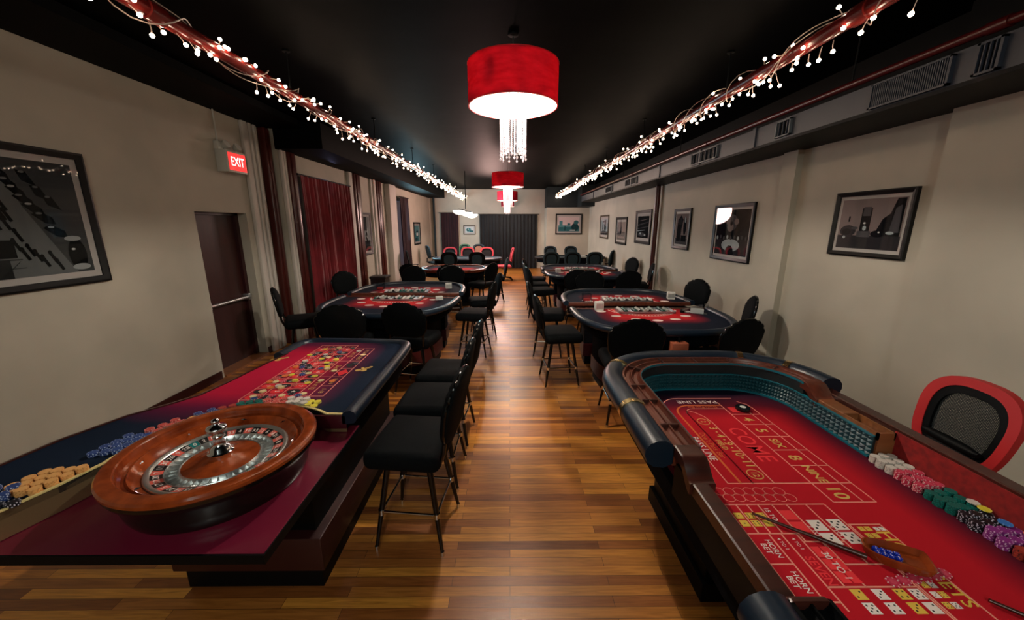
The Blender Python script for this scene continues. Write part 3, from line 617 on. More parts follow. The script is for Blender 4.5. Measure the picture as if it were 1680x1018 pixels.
def stool(x, y, rz, label, group):
    """rz: heading the sitter faces, degrees from +Y, counter-clockwise"""
    o = STOOL if STOOL_N[0] == 0 else copy_tree(STOOL); STOOL_N[0] += 1
    o.location = (x, y, 0); o.rotation_euler = (0, 0, math.radians(rz)); o['label'] = label; o['group'] = group; o['category'] = 'stool'
g = 'bar stools along the roulette table'
stool(-.575, 2.03, 84, 'black bar stool at the roulette table, nearest the camera', g)
stool(-.575, 2.56, 88, 'black bar stool at the roulette table, middle one of the three', g)
stool(-.555, 3.10, 86, 'black bar stool at the roulette table, farthest of the three, beside its far corner', g)
g = 'bar stools around the first card tables on the left'
stool(-1.80, 4.02, 10, 'black stool between roulette table and first left card table, left of two', g)
stool(-1.08, 4.12, -10, 'black stool between roulette table and first left card table, right of two', g)
stool(-2.82, 4.95, -62, 'black stool before the red curtain, left end of first left card table', g)
stool(-.515, 5.30, 82, 'black stool in the aisle beside the first left card table, legs in view', g)
stool(-2.66, 6.36, -120, 'black stool by the red curtain, left end of second left card table', g)
stool(-.46, 6.25, 100, 'black stool in the aisle beside the second left card table', g)
stool(-1.93, 7.08, 172, 'black bar stool behind the second left card table, left one of two', g)
stool(-1.12, 7.20, 188, 'black bar stool behind the second left card table, right one of two', g)
g = 'bar stools around the first card tables on the right'
stool(.60, 4.29, -84, 'black stool in the aisle beside the nearest right card table, legs in view', g)
stool(.56, 5.30, -96, 'black bar stool in the aisle behind the first one on the right', g)
stool(1.13, 3.42, -2, 'black stool pushed to the nearest right card table, just behind craps table', g)
stool(1.98, 3.42, 18, 'black stool at the front right corner of the nearest right card table', g)
stool(2.54, 4.30, 66, 'black bar stool against the right wall at the first right card table', g)
stool(2.55, 5.42, 106, 'black stool by the right wall, below the fountain picture', g)
stool(1.40, 6.28, 176, 'black stool behind the second right card table, facing the camera', g)
g = 'bar stools around the farther card tables on the right'
stool(.62, 7.25, -78, 'black stool in the aisle, near left corner of third right card table', g)
stool(.60, 7.95, -88, 'black bar stool in the aisle at the left end of the third right card table', g)
stool(.62, 8.80, -100, 'black bar stool in the aisle at the left end of the fourth right card table', g)
stool(1.28, 7.02, -6, 'black stool in front of the third right card table, left of two', g)
stool(2.08, 6.88, 12, 'black stool in front of the third right card table, right of two', g)
stool(2.75, 7.95, 76, 'black stool beside the red riser pipe at third right card table', g)
stool(2.78, 9.15, 110, 'black bar stool at the right end of the fourth right card table near the wall', g)
g = 'bar stools around the middle left oval table'
stool(-.62, 8.1, 60, 'black bar stool at the near right side of the left oval table with red cloth', g)
stool(-.35, 9.15, 95, 'black stool in the aisle beside the left oval table with red cloth', g)
stool(-1.25, 7.95, 0, 'black bar stool at the front of the left oval table with red cloth', g)
stool(-2.0, 8.05, -20, 'black bar stool at the front left of the left oval table with red cloth', g)
# ============================================================ chips, cards and small things
def chip_mesh(nm, base, spot, top=None):
    n = 32; r, h = .0195, .0034; m = MB(); rs = (r, r * .78, r * .5)
    v = []
    for z, rr in ((0, r), (h, r), (h, rs[1]), (h, rs[2])): v += [(rr * math.cos(2 * PI * k / n), rr * math.sin(2 * PI * k / n), z) for k in range(n)]
    m.add(v, [])
    for k in range(n):
        k2 = (k + 1) % n; sp = 1 if (k % 4) == 0 or (k % 4 == 1 and n < 0) else 0
        m.f += [(k, k2, n + k2, n + k), (n + k, n + k2, 2 * n + k2, 2 * n + k), (2 * n + k, 2 * n + k2, 3 * n + k2, 3 * n + k)]; m.m += [sp, sp, 0]
    m.f += [tuple(range(3 * n, 4 * n)), tuple(range(n - 1, -1, -1))]; m.m += [2 if top else 0, 0]
    return m, [mat('chip_' + nm, base, .45), mat('chip_spot_' + nm, spot, .45), mat('chip_top_' + nm, top or base, .45)]
CH = {}
for nm, b_, s_, t_ in (('white', srgb(214, 206, 196), srgb(176, 168, 160), None), ('pink', srgb(196, 44, 76), srgb(236, 212, 206), srgb(206, 70, 92)), ('green', srgb(8, 92, 84), srgb(20, 130, 118), None),
                       ('black', srgb(22, 22, 30), srgb(206, 200, 216), None), ('purple', srgb(136, 44, 128), srgb(226, 190, 220), None), ('rust', srgb(166, 58, 46), srgb(90, 34, 34), None),
                       ('tan', srgb(232, 172, 104), srgb(206, 140, 78), None), ('blue', srgb(40, 66, 128), srgb(190, 200, 224), None), ('coral', srgb(196, 76, 70), srgb(234, 190, 180), None),
                       ('yellow', srgb(228, 212, 60), srgb(240, 232, 150), None), ('orange', srgb(232, 120, 50), srgb(240, 170, 110), None), ('skyblue', srgb(50, 120, 196), srgb(120, 170, 220), None), ('cream', srgb(232, 214, 160), srgb(210, 180, 120), None)):
    CH[nm] = list(chip_mesh(nm, b_, s_, t_)) + [None]
crnd = random.Random(11)
CHIPS = []      # every chip of the scene; made into objects at the end
ORD = ['topmost', 'second', 'third', 'fourth', 'fifth', 'sixth', 'seventh', 'eighth', 'ninth', 'tenth', 'eleventh', 'twelfth', 'thirteenth']
def chip(nm, x, y, z, label, group, top=True):
    CHIPS.append((nm, x, y, z, crnd.uniform(0, 6.28), label, group, top))
def stack(nm, x, y, z, n, where, group, j=.0008):
    for k in range(n):
        q = n - 1 - k; chip(nm, x + crnd.uniform(-j, j), y + crnd.uniform(-j, j), z + k * .0035, CN.get(nm, nm) + ' chip, ' + (ORD[q] if q == 0 else ORD[q] + ' from top') + ' of ' + where, group, q == 0)
CN = {'pink': 'pink and white', 'black': 'black and white', 'purple': 'purple and white', 'rust': 'rust red', 'coral': 'coral red', 'blue': 'blue edged', 'skyblue': 'sky blue'}
def make_chips():
    c = Vector(cam_ob.location); sc_ = []
    for i, q in enumerate(CHIPS):
        d = (Vector(q[1:4]) - c).length; sc_.append(((1.0 if q[7] else .3) / d / d, i))
    keep = set(i for _, i in sorted(sc_, reverse=True)[:300]); rest = MB(); rm = []; mi = {}
    for i, (nm, x, y, z, a, label, group, top) in enumerate(CHIPS):
        if i in keep:
            q = CH[nm]
            if q[2] is None: o = q[0].build('poker_chip', q[1], None, 30); q[2] = o
            else: o = q[2].copy(); COL.objects.link(o)
            o.location = (x, y, z); o.rotation_euler = (0, 0, a); tag(o, label, 'chip', group)
        else:
            q = CH[nm]
            if nm not in mi: mi[nm] = len(rm); rm += q[1]
            X = Matrix.Translation((x, y, z)) @ Matrix.Rotation(a, 4, 'Z'); o_ = len(rest.v)
            rest.v += [tuple(X @ Vector(p)) for p in q[0].v]; rest.f += [tuple(k + o_ for k in f) for f in q[0].f]; rest.m += [k + mi[nm] for k in q[0].m]
    if rest.v:
        o = rest.build('poker_chips', rm, None, 30); tag(o, 'remaining casino chips lower down in the stacks on the roulette and craps tables', 'chips'); o['kind'] = 'stuff'
# ============================================================ blackjack tables
FELT_BJ = felt_mat('card_table_felt', 0, -.24, .36, .20, .26, inner=srgb(200, 30, 38), mid=srgb(120, 18, 36), outer=srgb(12, 22, 40))
W2 = .875
def bj_outline(k=1.0, n=40, D=1.1):
    e = 2 / 3.2; pts = []
    for i in range(n + 1):
        a = PI + PI * i / n; c, s_ = math.cos(a), math.sin(a)
        pts.append((W2 * k * math.copysign(abs(c) ** e, c), D * k * math.copysign(abs(s_) ** e, s_) if i not in (0, n) else 0))
    return pts        # left end -> front -> right end (counter-clockwise, outside on the right)
def bj_proto(D=1.1):
    t = thing('blackjack_table', '', 'table')
    top = bj_outline(.93, D=D); path = bj_outline(.915, D=D)
    MB().prism(top, .855, .872).build('felt_top', FELT_BJ, t, 0)
    MB().sweep([(0, .872), (.004, .888), (.022, .902), (.045, .906), (.068, .899), (.080, .880), (.080, .860), (.068, .842), (.03, .836), (0, .84)], path).build('padded_rail', 'navy', t, 60)
    MB().rbox(-W2 * .93, W2 * .93, -.006, .022, .835, .884, .005).build('dealer_edge', 'mahogy', t)
    MB().sweep([(-.06, .855), (-.055, .855), (-.055, .70), (-.06, .70)], path).build('apron', 'navyfab', t)
    bp = bj_outline(.66, D=D)
    bp = [(x, y - .02) for x, y in bp]
    b_ = MB().prism(bp, .30, .855).build('base', 'navyfab', t)
    MB().sweep([(-.01, .12), (.012, .12), (.012, .30), (-.01, .30)], bp + [bp[0]]).build('base_band', 'burg', b_)
    MB().prism([(x * .97, y * .97 - .01) for x, y in bp], 0.0, .13).build('plinth', 'black', b_)
    # printed layout: arcs of lettering lines and white betting circles
    m = MB(); z = .8724; cx, cy = 0, .10; XS_ = Matrix.Diagonal((.80, .80, 1, 1))
    def ea(rx, ry, a0=200, a1=340, n=30): return [(rx * math.cos(math.radians(a0 + (a1 - a0) * i / n)), cy + ry * math.sin(math.radians(a0 + (a1 - a0) * i / n))) for i in range(n + 1)]
    m.line(ea(.44, .40), .010, z, 0); m.line(ea(.44, .47), .008, z, 0); m.line(ea(.40, .32), .008, z, 0)
    for k in range(7):
        a = math.radians(200 + k * 23.3); x, y = .55 * math.cos(a), cy + .66 * math.sin(a)
        m.flat(ell(x, y, .058, .042, 20), z, 0)
    for k in range(24):
        a = math.radians(215 + k * 4.8); x, y = .44 * math.cos(a), cy + .435 * math.sin(a); an = a + PI / 2
        m.line([(x - .006 * math.cos(an), y - .006 * math.sin(an)), (x + .006 * math.cos(an), y + .006 * math.sin(an))], .028, z + .0002, 0)
    m.build('printed_layout', ['lwhite', 'lyellow'], t, 0)
    return t
def chip_tray(x, y, z, rz, label):
    t = thing('chip_tray', label, 'chip tray', (x, y, z), rz, 'chip trays on the card tables')
    m = MB().rbox(-.33, .33, -.11, .11, 0, .012, .003).box(-.33, -.325, -.11, .11, 0, .03).box(.325, .33, -.11, .11, 0, .03).box(-.33, .33, -.11, -.105, 0, .026).box(-.33, .33, .105, .11, 0, .026)
    for k in range(1, 12): m.box(-.33 + k * .055 - .001, -.33 + k * .055 + .001, -.105, .105, .01, .026)
    m.build('tray_body', 'steel', t)
    m = MB(); r = random.Random(int(abs(x * 100 + y * 10)))
    for k in range(12):
        if r.random() < .15: continue
        L_ = r.uniform(.10, .20); xx = -.33 + (k + .5) * .055; c = r.randrange(4); n = int(L_ / .0035)
        for q in range(0, n, 3): m.tube([(xx, -.10 + q * .0035, .030), (xx, -.10 + (q + 2.6) * .0035, .030)], .0185, 10, c if (q // 3) % 2 else (c + 1) % 4)
    s_ = m.build('chips', ['white', CH['black'][1][0], CH['green'][1][0], CH['white'][1][1]], t); s_['kind'] = 'stuff'
    return t
def card_box(x, y, z, rz, label, h=.09):
    t = thing('card_box', label, 'card box', (x, y, z), rz, 'white card holders on the card tables')
    MB().rbox(-.05, .05, -.035, .035, 0, h, .004).build('box_body', 'white', t)
    m = MB()
    for k in range(4): m.box(-.042 + k * .022, -.026 + k * .022, -.0355, -.0352, .02, h - .02)
    m.build('printed_panel', 'wmetal', t, 0); return t
def discard_holder(x, y, z, rz, label):
    t = thing('discard_holder', label, 'card holder', (x, y, z), rz)
    MB().box(-.06, .06, -.05, .05, 0, .004).box(-.06, -.056, -.05, .05, 0, .10).box(.056, .06, -.05, .05, 0, .10).box(-.06, .06, .046, .05, 0, .10).build('plastic_body', 'smoke', t, 0)
    MB().box(-.045, .045, -.035, .04, .004, .03).build('cards', 'lredd', t, 0); return t
def bj(first, x, y, rz, label, sy=1.0):
    o = BJ if first else copy_tree(BJ)
    o.location = (x, y, 0); o.rotation_euler = (0, 0, math.radians(rz)); o.scale = (1, sy, 1); o['label'] = label; o['group'] = 'semicircular blackjack tables in back-to-back pairs'; o['category'] = 'table'
    return o
BJ = bj_proto()
bj(True, 1.62, 4.50, 0, 'semicircular blackjack table, nearest on the right, just behind the craps table')
bj(False, 1.60, 4.87, 180, 'semicircular blackjack table, second on the right, with a wood dealer edge facing the camera', .93)
bj(False, -1.57, 5.28, -4, 'semicircular blackjack table, nearest on the left, behind the roulette table', 1.08)
bj(False, -1.58, 5.58, 180, 'semicircular blackjack table, second on the left, with a wood dealer edge facing the camera')
bj(False, 1.64, 8.22, 0, 'semicircular blackjack table, third on the right')
bj(False, 1.62, 8.56, 180, 'semicircular blackjack table, fourth and farthest on the right')
ZF = .8722
chip_tray(1.62, 4.36, ZF, 0, 'metal tray of chips on the nearest right card table')
chip_tray(1.60, 5.01, ZF, 0, 'metal tray of chips on the second right card table')
chip_tray(-1.55, 5.14, ZF, 0, 'metal tray of chips on the nearest left card table')
chip_tray(-1.58, 5.72, ZF, 0, 'metal tray of chips on the second left card table')
chip_tray(1.64, 8.08, ZF, 0, 'metal tray of chips on the third right card table')
chip_tray(1.62, 8.70, ZF, 0, 'metal tray of chips on the fourth right card table')
card_box(1.09, 4.44, ZF, .1, 'white card box at the left of the nearest right card table', .11)
card_box(2.27, 5.15, ZF, -.2, 'white card box at the right of the second right card table', .10)
card_box(-1.0, 6.05, ZF, .2, 'white card box on the second left card table')
card_box(-.98, 5.10, ZF, .3, 'white card box at the right of the nearest left card table', .05)
card_box(1.06, 8.14, ZF, .2, 'white card box on the third right card table')
discard_holder(1.06, 5.03, ZF, 0, 'clear plastic discard holder at the left of the second right card table')
discard_holder(-2.1, 6.0, ZF, 0, 'clear plastic discard holder on the second left card table')
t = thing('dealing_shoe', 'clear plastic card shoe at the right of the nearest right card table', 'card shoe', (2.19, 4.30, ZF), math.radians(-25))
MB().add([(-.14, -.06, 0), (.14, -.06, 0), (.14, .06, 0), (-.14, .06, 0), (-.14, -.06, .02), (.14, -.06, .12), (.14, .06, .12), (-.14, .06, .02)], [(0, 3, 2, 1), (0, 1, 5, 4), (2, 3, 7, 6), (1, 2, 6, 5), (0, 4, 7, 3), (4, 5, 6, 7)]).build('shoe_body', 'smoke', t, 0)
MB().box(-.04, .10, -.045, .045, .004, .05).build('cards', 'white', t, 0); MB().rbox(-.15, -.10, -.06, .06, 0, .025, .004).build('shoe_lip', 'black', t)
t = thing('drop_box', 'copper coloured box hanging below the rail of the nearest right card table', 'box', (1.62, 3.40, .68))
MB().rbox(-.075, .075, -.05, .05, 0, .12, .006).build('box_body', 'copper', t); MB().rbox(-.07, .07, -.04, .04, -.14, -.002, .006).build('canvas_bag', 'navy', t); MB().tube([(0, 0, .12), (0, 0, .16)], .012, 8).build('hanger', 'black', t)
# oval tables at the back
def oval_table(x, y, a, b, z, feltm, railm, label, rz=0):
    t = thing('oval_table', label, 'table', (x, y, 0), rz)
    path = [(a * math.copysign(abs(math.cos(q)) ** .8, math.cos(q)), b * math.copysign(abs(math.sin(q)) ** .8, math.sin(q))) for q in (2 * PI * k / 48 for k in range(48))]
    MB().prism(path, z - .05, z - .028).build('felt_top', feltm, t, 0)
    MB().sweep([(-.01, z - .03), (0, z - .008), (.03, z), (.06, z - .01), (.075, z - .03), (.06, z - .07), (0, z - .08)], path, closed_path=True).build('rail', railm, t, 60)
    MB().sweep([(-.02, z - .06), (0, z - .06), (0, z - .18), (-.02, z - .18)], path, closed_path=True).build('skirt', 'navyfab', t)
    b_ = MB().prism([(p[0] * .5, p[1] * .5) for p in path], .08, z - .05).build('pedestal', 'navyfab', t); MB().prism([(p[0] * .54, p[1] * .54) for p in path], 0, .09).build('plinth', 'black', b_)
    return t
oval_table(-1.32, 8.95, .72, .62, .90, FELT_BJ, 'mahog', 'oval card table with red cloth and wood rim, farther down the left row')
oval_table(-1.36, 12.1, 1.05, .55, .86, 'tealup', 'navy', 'long dark oval poker table before the red trimmed chairs at the back left')
oval_table(2.0, 12.5, 1.10, .55, .86, 'tealup', 'black', 'long dark oval poker table at the back right below the corner pictures')
m = MB(); r = random.Random(5)
vs = []; nx = 10
for j in range(nx + 1):
    for i in range(nx + 1):
        u, v = i / nx - .5, j / nx - .5; vs.append((u * .42 + .03 * math.sin(7 * v), v * .36 + .03 * math.cos(5 * u), .012 + .09 * math.exp(-14 * ((u + .1) ** 2 + v * v)) * (1 + .5 * math.sin(9 * u + 5 * v))))
m.add(vs, [(j * (nx + 1) + i, j * (nx + 1) + i + 1, (j + 1) * (nx + 1) + i + 1, (j + 1) * (nx + 1) + i) for j in range(nx) for i in range(nx)])
o = m.build('crumpled_cloth', 'white', None, 60); o.location = (-1.45, 8.85, .874); md = o.modifiers.new('thickness', 'SOLIDIFY'); md.thickness = .006; tag(o, 'crumpled white cloth lying on the left oval card table', 'cloth')
t = thing('folded_towel', 'white folded paper pile on the dark poker table at the back right', 'paper', (2.35, 12.3, .833)); MB().rbox(-.16, .16, -.1, .1, 0, .05, .015).rbox(-.11, .13, -.08, .07, .05, .075, .012).build('paper_stack', 'white', t)
t = thing('waste_bin', 'black square bin against the left wall behind the second left card table', 'bin', (-3.05, 8.75, 0)); MB().prism([(-.17, -.17), (.17, -.17), (.17, .17), (-.17, .17)], 0, .66).build('bin_body', 'bin', t, 0); MB().rbox(-.19, .19, -.19, .19, .66, .72, .01).build('bin_lid', 'bin', t)
# ============================================================ office chairs
def office_chair(x, y, rz, label, rim='redplastic', inner='meshfab', seatm='redplastic', hero=False, group=None, h=1.0):
    t = thing('office_chair', label, 'chair', (x, y, 0), math.radians(rz), group)
    n = 40; zc = .875 * h
    def ring(rx, rz_, e=2.7): return [(rx * math.copysign(abs(math.cos(q)) ** (2 / e), math.cos(q)), rz_ * math.copysign(abs(math.sin(q)) ** (2 / e), math.sin(q))) for q in (2 * PI * k / n for k in range(n))]
    def S(px, pz, d): k = 1 + .10 * (pz / .25); return (px * k, -.25 - pz * .17 + d + .9 * px * px * .35, zc + pz)
    def band(o_, i_, d0, d1):
        m = MB(); vs = [S(*p, d0) for p in o_] + [S(*p, d1) for p in o_] + [S(*p, d1) for p in i_] + [S(*p, d0) for p in i_]
        m.add(vs, [(a * n + k, a * n + (k + 1) % n, ((a + 1) % 4) * n + (k + 1) % n, ((a + 1) % 4) * n + k) for a in range(4) for k in range(n)]); return m
    fr = band(ring(.235, .245), ring(.185, .200), -.018, .018).build('back_frame', rim, t, 60)
    MB().add(*(lambda m: (m.v, m.f))(band(ring(.187, .202), ring(.150, .160), -.012, .014))).build('inner_frame', 'black', t, 60)
    if hero:
        m = MB(); N_ = 24
        for i in range(-N_, N_ + 1):
            u = i / N_ * .158
            for ax in (0, 1):
                pts = []
                for j in range(17):
                    v = (j / 16 * 2 - 1) * .166
                    px, pz = (u, v) if ax == 0 else (v * .95, u * 1.05)
                    pts.append(S(px, pz, .0))
                m.tube(pts, .0023, 4)
        m.build('back_mesh', inner, t, 0)
        m = MB(); m.tube([S(x_, -.095 + .25 * x_ * x_, .03) for x_ in (-.15, -.1, -.05, 0, .05, .1, .15)], [.012, .022, .026, .027, .026, .022, .012], 10).tube([S(x_, -.135 + .2 * x_ * x_, .02) for x_ in (-.12, -.07, 0, .07, .12)], [.014, .022, .024, .022, .014], 10); m.build('lumbar_pad', 'black', t)
    else:
        m = MB(); vs = [S(*p, .004) for p in ring(.19, .205)]; m.add(vs + [S(*p, -.008) for p in ring(.19, .205)], [tuple(range(n)), tuple(range(2 * n - 1, n - 1, -1))]); m.build('back_panel', inner, t, 60)
    MB().rbox(-.23, .23, -.21, .25, .44 * h, .52 * h, .035, 4).build('seat', seatm, t, 60)
    MB().tube([(0, -.2, .46 * h), (0, -.30, .50 * h), (0, -.29, .66 * h)], .022, 8).build('back_support', 'black', t)
    MB().tube([(0, 0, .08), (0, 0, .44 * h)], .028, 12).build('gas_column', 'black', t)
    b_ = MB()
    for k in range(5): a = 2 * PI * k / 5 + .3; b_.tube([(0, 0, .11), (.28 * math.cos(a), .28 * math.sin(a), .075)], [.024, .016], 8)
    bb = b_.build('star_base', 'black', t)
    for k in range(5): a = 2 * PI * k / 5 + .3; X = Matrix.Translation((.28 * math.cos(a), .28 * math.sin(a), .03)); MB().tube([(-.018, 0, 0), (.018, 0, 0)], .03, 12, xf=X @ Matrix.Rotation(a, 4, 'Z')).build('caster', 'black', bb)
    for sx in (-1, 1): MB().tube([(sx * .2, 0, .47 * h), (sx * .27, 0, .48 * h), (sx * .28, 0, .66 * h), (sx * .28, -.18, .67 * h), (sx * .28, .04, .67 * h)], .014, 8).build('armrest', 'black', t)
    return t
office_chair(2.12, 1.76, 86, 'red office chair with black mesh back between the craps table and right wall', hero=True).scale = (.93, 1, 1)
g = 'office chairs around the back left poker table'
office_chair(-2.08, 12.95, 180, 'dark office chair with red rim behind the back left poker table, left of three', 'pinkrim', 'drape', 'black', group=g)
office_chair(-1.47, 13.0, 180, 'dark office chair with red rim behind the back left poker table, middle of three', 'pinkrim', 'drape', 'black', group=g)
office_chair(-.80, 12.95, 180, 'dark office chair with red rim behind the back left poker table, right of three', 'pinkrim', 'drape', 'black', group=g)
office_chair(-.16, 12.9, 97, 'bright red office chair seen side-on at the aisle end of the back left poker table', 'pinkrim', 'pinkrim', 'pinkrim', group=g)
office_chair(-1.85, 15.0, 170, 'green backed chair near the back wall below the small picture', 'green', 'green', 'green')
office_chair(-1.2, 15.0, 190, 'brown and green chair near the back wall beside the green backed one', 'tealup', 'tan', 'tealup')
office_chair(-2.85, 11.5, -80, 'dark oval backed chair by the left wall beyond the plum curtain, nearer one', 'black', 'meshfab', 'black')
office_chair(-2.85, 14.3, -60, 'teal oval backed chair in the back left corner', 'tealup', 'tealup', 'tealup')
office_chair(-1.75, 11.1, 0, 'dark chair at the front of the back left poker table, left of two', 'black', 'tealup', 'black')
office_chair(-.95, 11.15, 0, 'dark chair at the front of the back left poker table, right of two', 'black', 'tealup', 'black')
g = 'dark teal chairs around the back right poker table'
for x, y, rz, lb in ((1.50, 13.6, 180, 'teal chair behind the back right poker table, left of two'), (2.25, 13.6, 180, 'teal chair behind the back right poker table, right of two'),
                     (1.22, 11.2, 0, 'dark teal chair at the front of the back right poker table, leftmost'), (1.84, 11.2, 0, 'dark teal chair at the front of the back right poker table, middle'), (2.46, 11.15, 4, 'dark teal chair at the front of the back right poker table, rightmost'),
                     (2.95, 11.72, 60, 'dark chair seen side-on at the right end of back right poker table')):
    office_chair(x, y, rz, lb, 'tealup', 'tealup', 'tealup', group=g)
# ============================================================ roulette table
O = (-1.35, 2.2, 0)
t = thing('roulette_table', 'roulette table with red and navy printed cloth against the left wall', 'table', O)
WC = (-1.295, 1.495)
inner_arc = arc(WC[0], WC[1], .475, 53, 186, 26)           # concave edge round the wheel, right to left
apron = [(-.90, 1.87)] + inner_arc + [(-1.80, 1.30), (-1.845, 1.17), (-1.90, 1.0), (-1.93, .86)]
left_edge = [(-2.23, .86), (-2.24, 1.15), (-2.215, 1.43), (-2.185, 1.63), (-2.09, 1.87), (-1.98, 2.0), (-1.90, 2.12), (-1.87, 2.3), (-1.84, 2.6), (-1.80, 2.86)]
felt = apron + left_edge + [(-1.80, 3.09), (-1.77, 3.15), (-1.70, 3.17), (-1.0, 3.13), (-.94, 3.10), (-.915, 3.03)]
ftm = felt_mat('roulette_felt', -1.66 + 1.35, 2.52 - 2.2, .28, .38, .36, inner=srgb(184, 20, 58), mid=srgb(92, 16, 54), outer=srgb(10, 26, 46))
MB().prism(felt, .85, .88).build('felt_top', ftm, t, 0, O)
m = MB(); ed = list(reversed(left_edge)); m.sweep([(0, .84), (0, .885), (-.018, .888), (-.02, .84)], list(reversed([(x - .002, y) for x, y in left_edge[0:]])))
m.build('wood_edge', 'mahogdark', t, 30, O)
ap = [(-.905, 1.872)] + inner_arc + apron[27 + 1:]
m = MB(); m.sweep([(0, .775), (0, .882), (.006, .884), (.008, .775)], ap); m.build('apron_panel', 'brassmatte', t, 40, O)
MB().sweep([(-.003, .881), (-.003, .887), (.010, .887), (.010, .878)], ap).build('brass_edge', 'cream', t, 40, O)
rp = [(-1.80, 2.82), (-1.80, 3.09), (-1.77, 3.15), (-1.70, 3.17), (-1.0, 3.13), (-.94, 3.10), (-.915, 3.03), (-.915, 1.862)]
def smooth_path(P, it=2):
    for _ in range(it):
        q = [P[0]]
        for a, b in zip(P[:-1], P[1:]): q += [(a[0] * .75 + b[0] * .25, a[1] * .75 + b[1] * .25), (a[0] * .25 + b[0] * .75, a[1] * .25 + b[1] * .75)]
        P = q + [P[-1]]
    return P
rp = list(reversed(smooth_path(rp)))
PR = [(-.005, .87), (.0, .892), (.02, .904), (.045, .907), (.066, .898), (.076, .878), (.074, .852), (.06, .834), (.02, .828), (-.005, .83)]
MB().sweep(PR, rp).build('padded_rail', 'navy', t, 60, O)
MB().rbox(-1.08, -.90, 1.862, 1.874, .80, .880, .003).build('end_panel', 'burg', t, 30, O)
m = MB(); m.prism([(-.92, 3.0), (-1.75, 3.0), (-1.75, 1.95), (-.92, 1.9)], .66, .85); m.build('apron', 'navyfab', t, 0, O)
MB().rbox(-2.25, -.865, 1.09, 1.95, .742, .772, .004).build('wheel_platform', mat('wine_laminate', srgb(104, 20, 44), .28), t, 30, O)
m = MB(); m.box(-1.72, -1.02, 1.66, 2.9, .13, .742)
pd = m.build('pedestal', 'black', t, 0, O)
MB().box(-2.25, -.865, 1.083, 1.091, .733, .770).box(-.866, -.860, 1.083, 1.95, .733, .770).build('platform_edge', 'black', t, 0, O)
MB().rbox(-1.76, -.97, 1.60, 2.95, .13, .33, .006).build('pedestal_skirt', 'burgdark', pd, 30, O)
MB().box(-1.72, -1.0, 1.63, 2.9, 0, .135).build('plinth', 'black', pd, 0, O)
# printed layout
z = .8806; m = MB(); LW = .006
x0, x1, y0, y1 = -1.612, -1.302, 2.05, 3.0; cw = (x1 - x0) / 3; rh = (y1 - y0) / 12
for c in range(4): m.line([(x0 + c * cw, y0), (x0 + c * cw, y1 + .065)], LW, z, 0)
for r_ in range(13): m.line([(x0, y0 + r_ * rh), (x1, y0 + r_ * rh)], LW, z, 0)
m.line([(x0, y1 + .065), (x1, y1 + .065)], LW, z, 0)
m.line([(x0, y0), (x0 + .05, y0 - .075), (x1 - .05, y0 - .075), (x1, y0)], LW, z, 0); m.line([(x0 + cw * 1.5, y0), (x0 + cw * 1.5, y0 - .075)], LW, z, 0)
for xx in (-1.222, -1.135): m.line([(xx, y0 + .05), (xx, y1 - .01)], LW, z, 0)
m.line([(x1, y0 + .05), (-1.135, y0 + .05)], LW, z, 0); m.line([(x1, y1 - .01), (-1.135, y1 - .01)], LW, z, 0)
hh = (y1 - .01 - y0 - .05)
for k in (1, 2): m.line([(x1, y0 + .05 + hh * k / 3), (-1.222, y0 + .05 + hh * k / 3)], LW, z, 0)
for k in range(1, 6): m.line([(-1.222, y0 + .05 + hh * k / 6), (-1.135, y0 + .05 + hh * k / 6)], LW, z, 0)
x1_, y0_, rh_, cw_ = x1, y0, rh, cw
REDS = {1, 3, 5, 7, 9, 12, 14, 16, 18, 19, 21, 23, 25, 27, 30, 32, 34, 36}
for n in range(1, 37):
    r_ = (n - 1) // 3; c = (n - 1) % 3; x, y = x1 - (c + .5) * cw, y0 + (r_ + .5) * rh
    m.flat(ell(x, y, .040, .030, 20), z + .0001, 2 if n in REDS else 1); m.text(str(n), x, y, z + .0003, .038, -PI / 2, 3, bold=.01)
for k, s_ in enumerate(('1st 12', '2nd 12', '3rd 12')): m.text(s_, -1.262, y0 + .05 + hh * (k + .5) / 3, z + .0002, .05, -PI / 2, 4, .9)
for k, s_ in enumerate(('1-18', 'EVEN', None, None, 'ODD', '19-36')):
    y = y0 + .05 + hh * (k + .5) / 6
    if s_: m.text(s_, -1.178, y, z + .0002, .04, -PI / 2, 4, .9)
    else: m.flat([(-1.178, y - .06), (-1.14, y), (-1.178, y + .06), (-1.216, y)], z + .0002, 5 if k == 2 else 1)
for k, s_ in enumerate(('0', '00')): m.text(s_, x0 + cw * (.8 + 1.4 * k), y0 - .035, z + .0002, .05, -PI / 2, 3)
for c in range(3): m.text('2-1', x0 + (c + .5) * cw, y1 + .033, z + .0002, .035, PI, 4)
# gold ornaments either side of the layout
for ex, ey, an in ((-1.79, 2.74, .35), (-1.055, 2.53, .5)):
    for dx, dy, rx, ry in ((-.035, 0, .022, .02), (0, -.022, .022, .018), (.03, .01, .03, .012), (0, .02, .012, .022), (.055, .02, .014, .014)):
        X = ex + dx * math.cos(an) - dy * math.sin(an); Y = ey + dx * math.sin(an) + dy * math.cos(an); m.flat(ell(X, Y, rx, ry, 12, an), z + .0001 + .0001 * (dx > 0), 4)
m.build('printed_layout', ['pline', 'lblack', 'lred', 'lwhite', 'gold', 'lred'], t, 0, O)
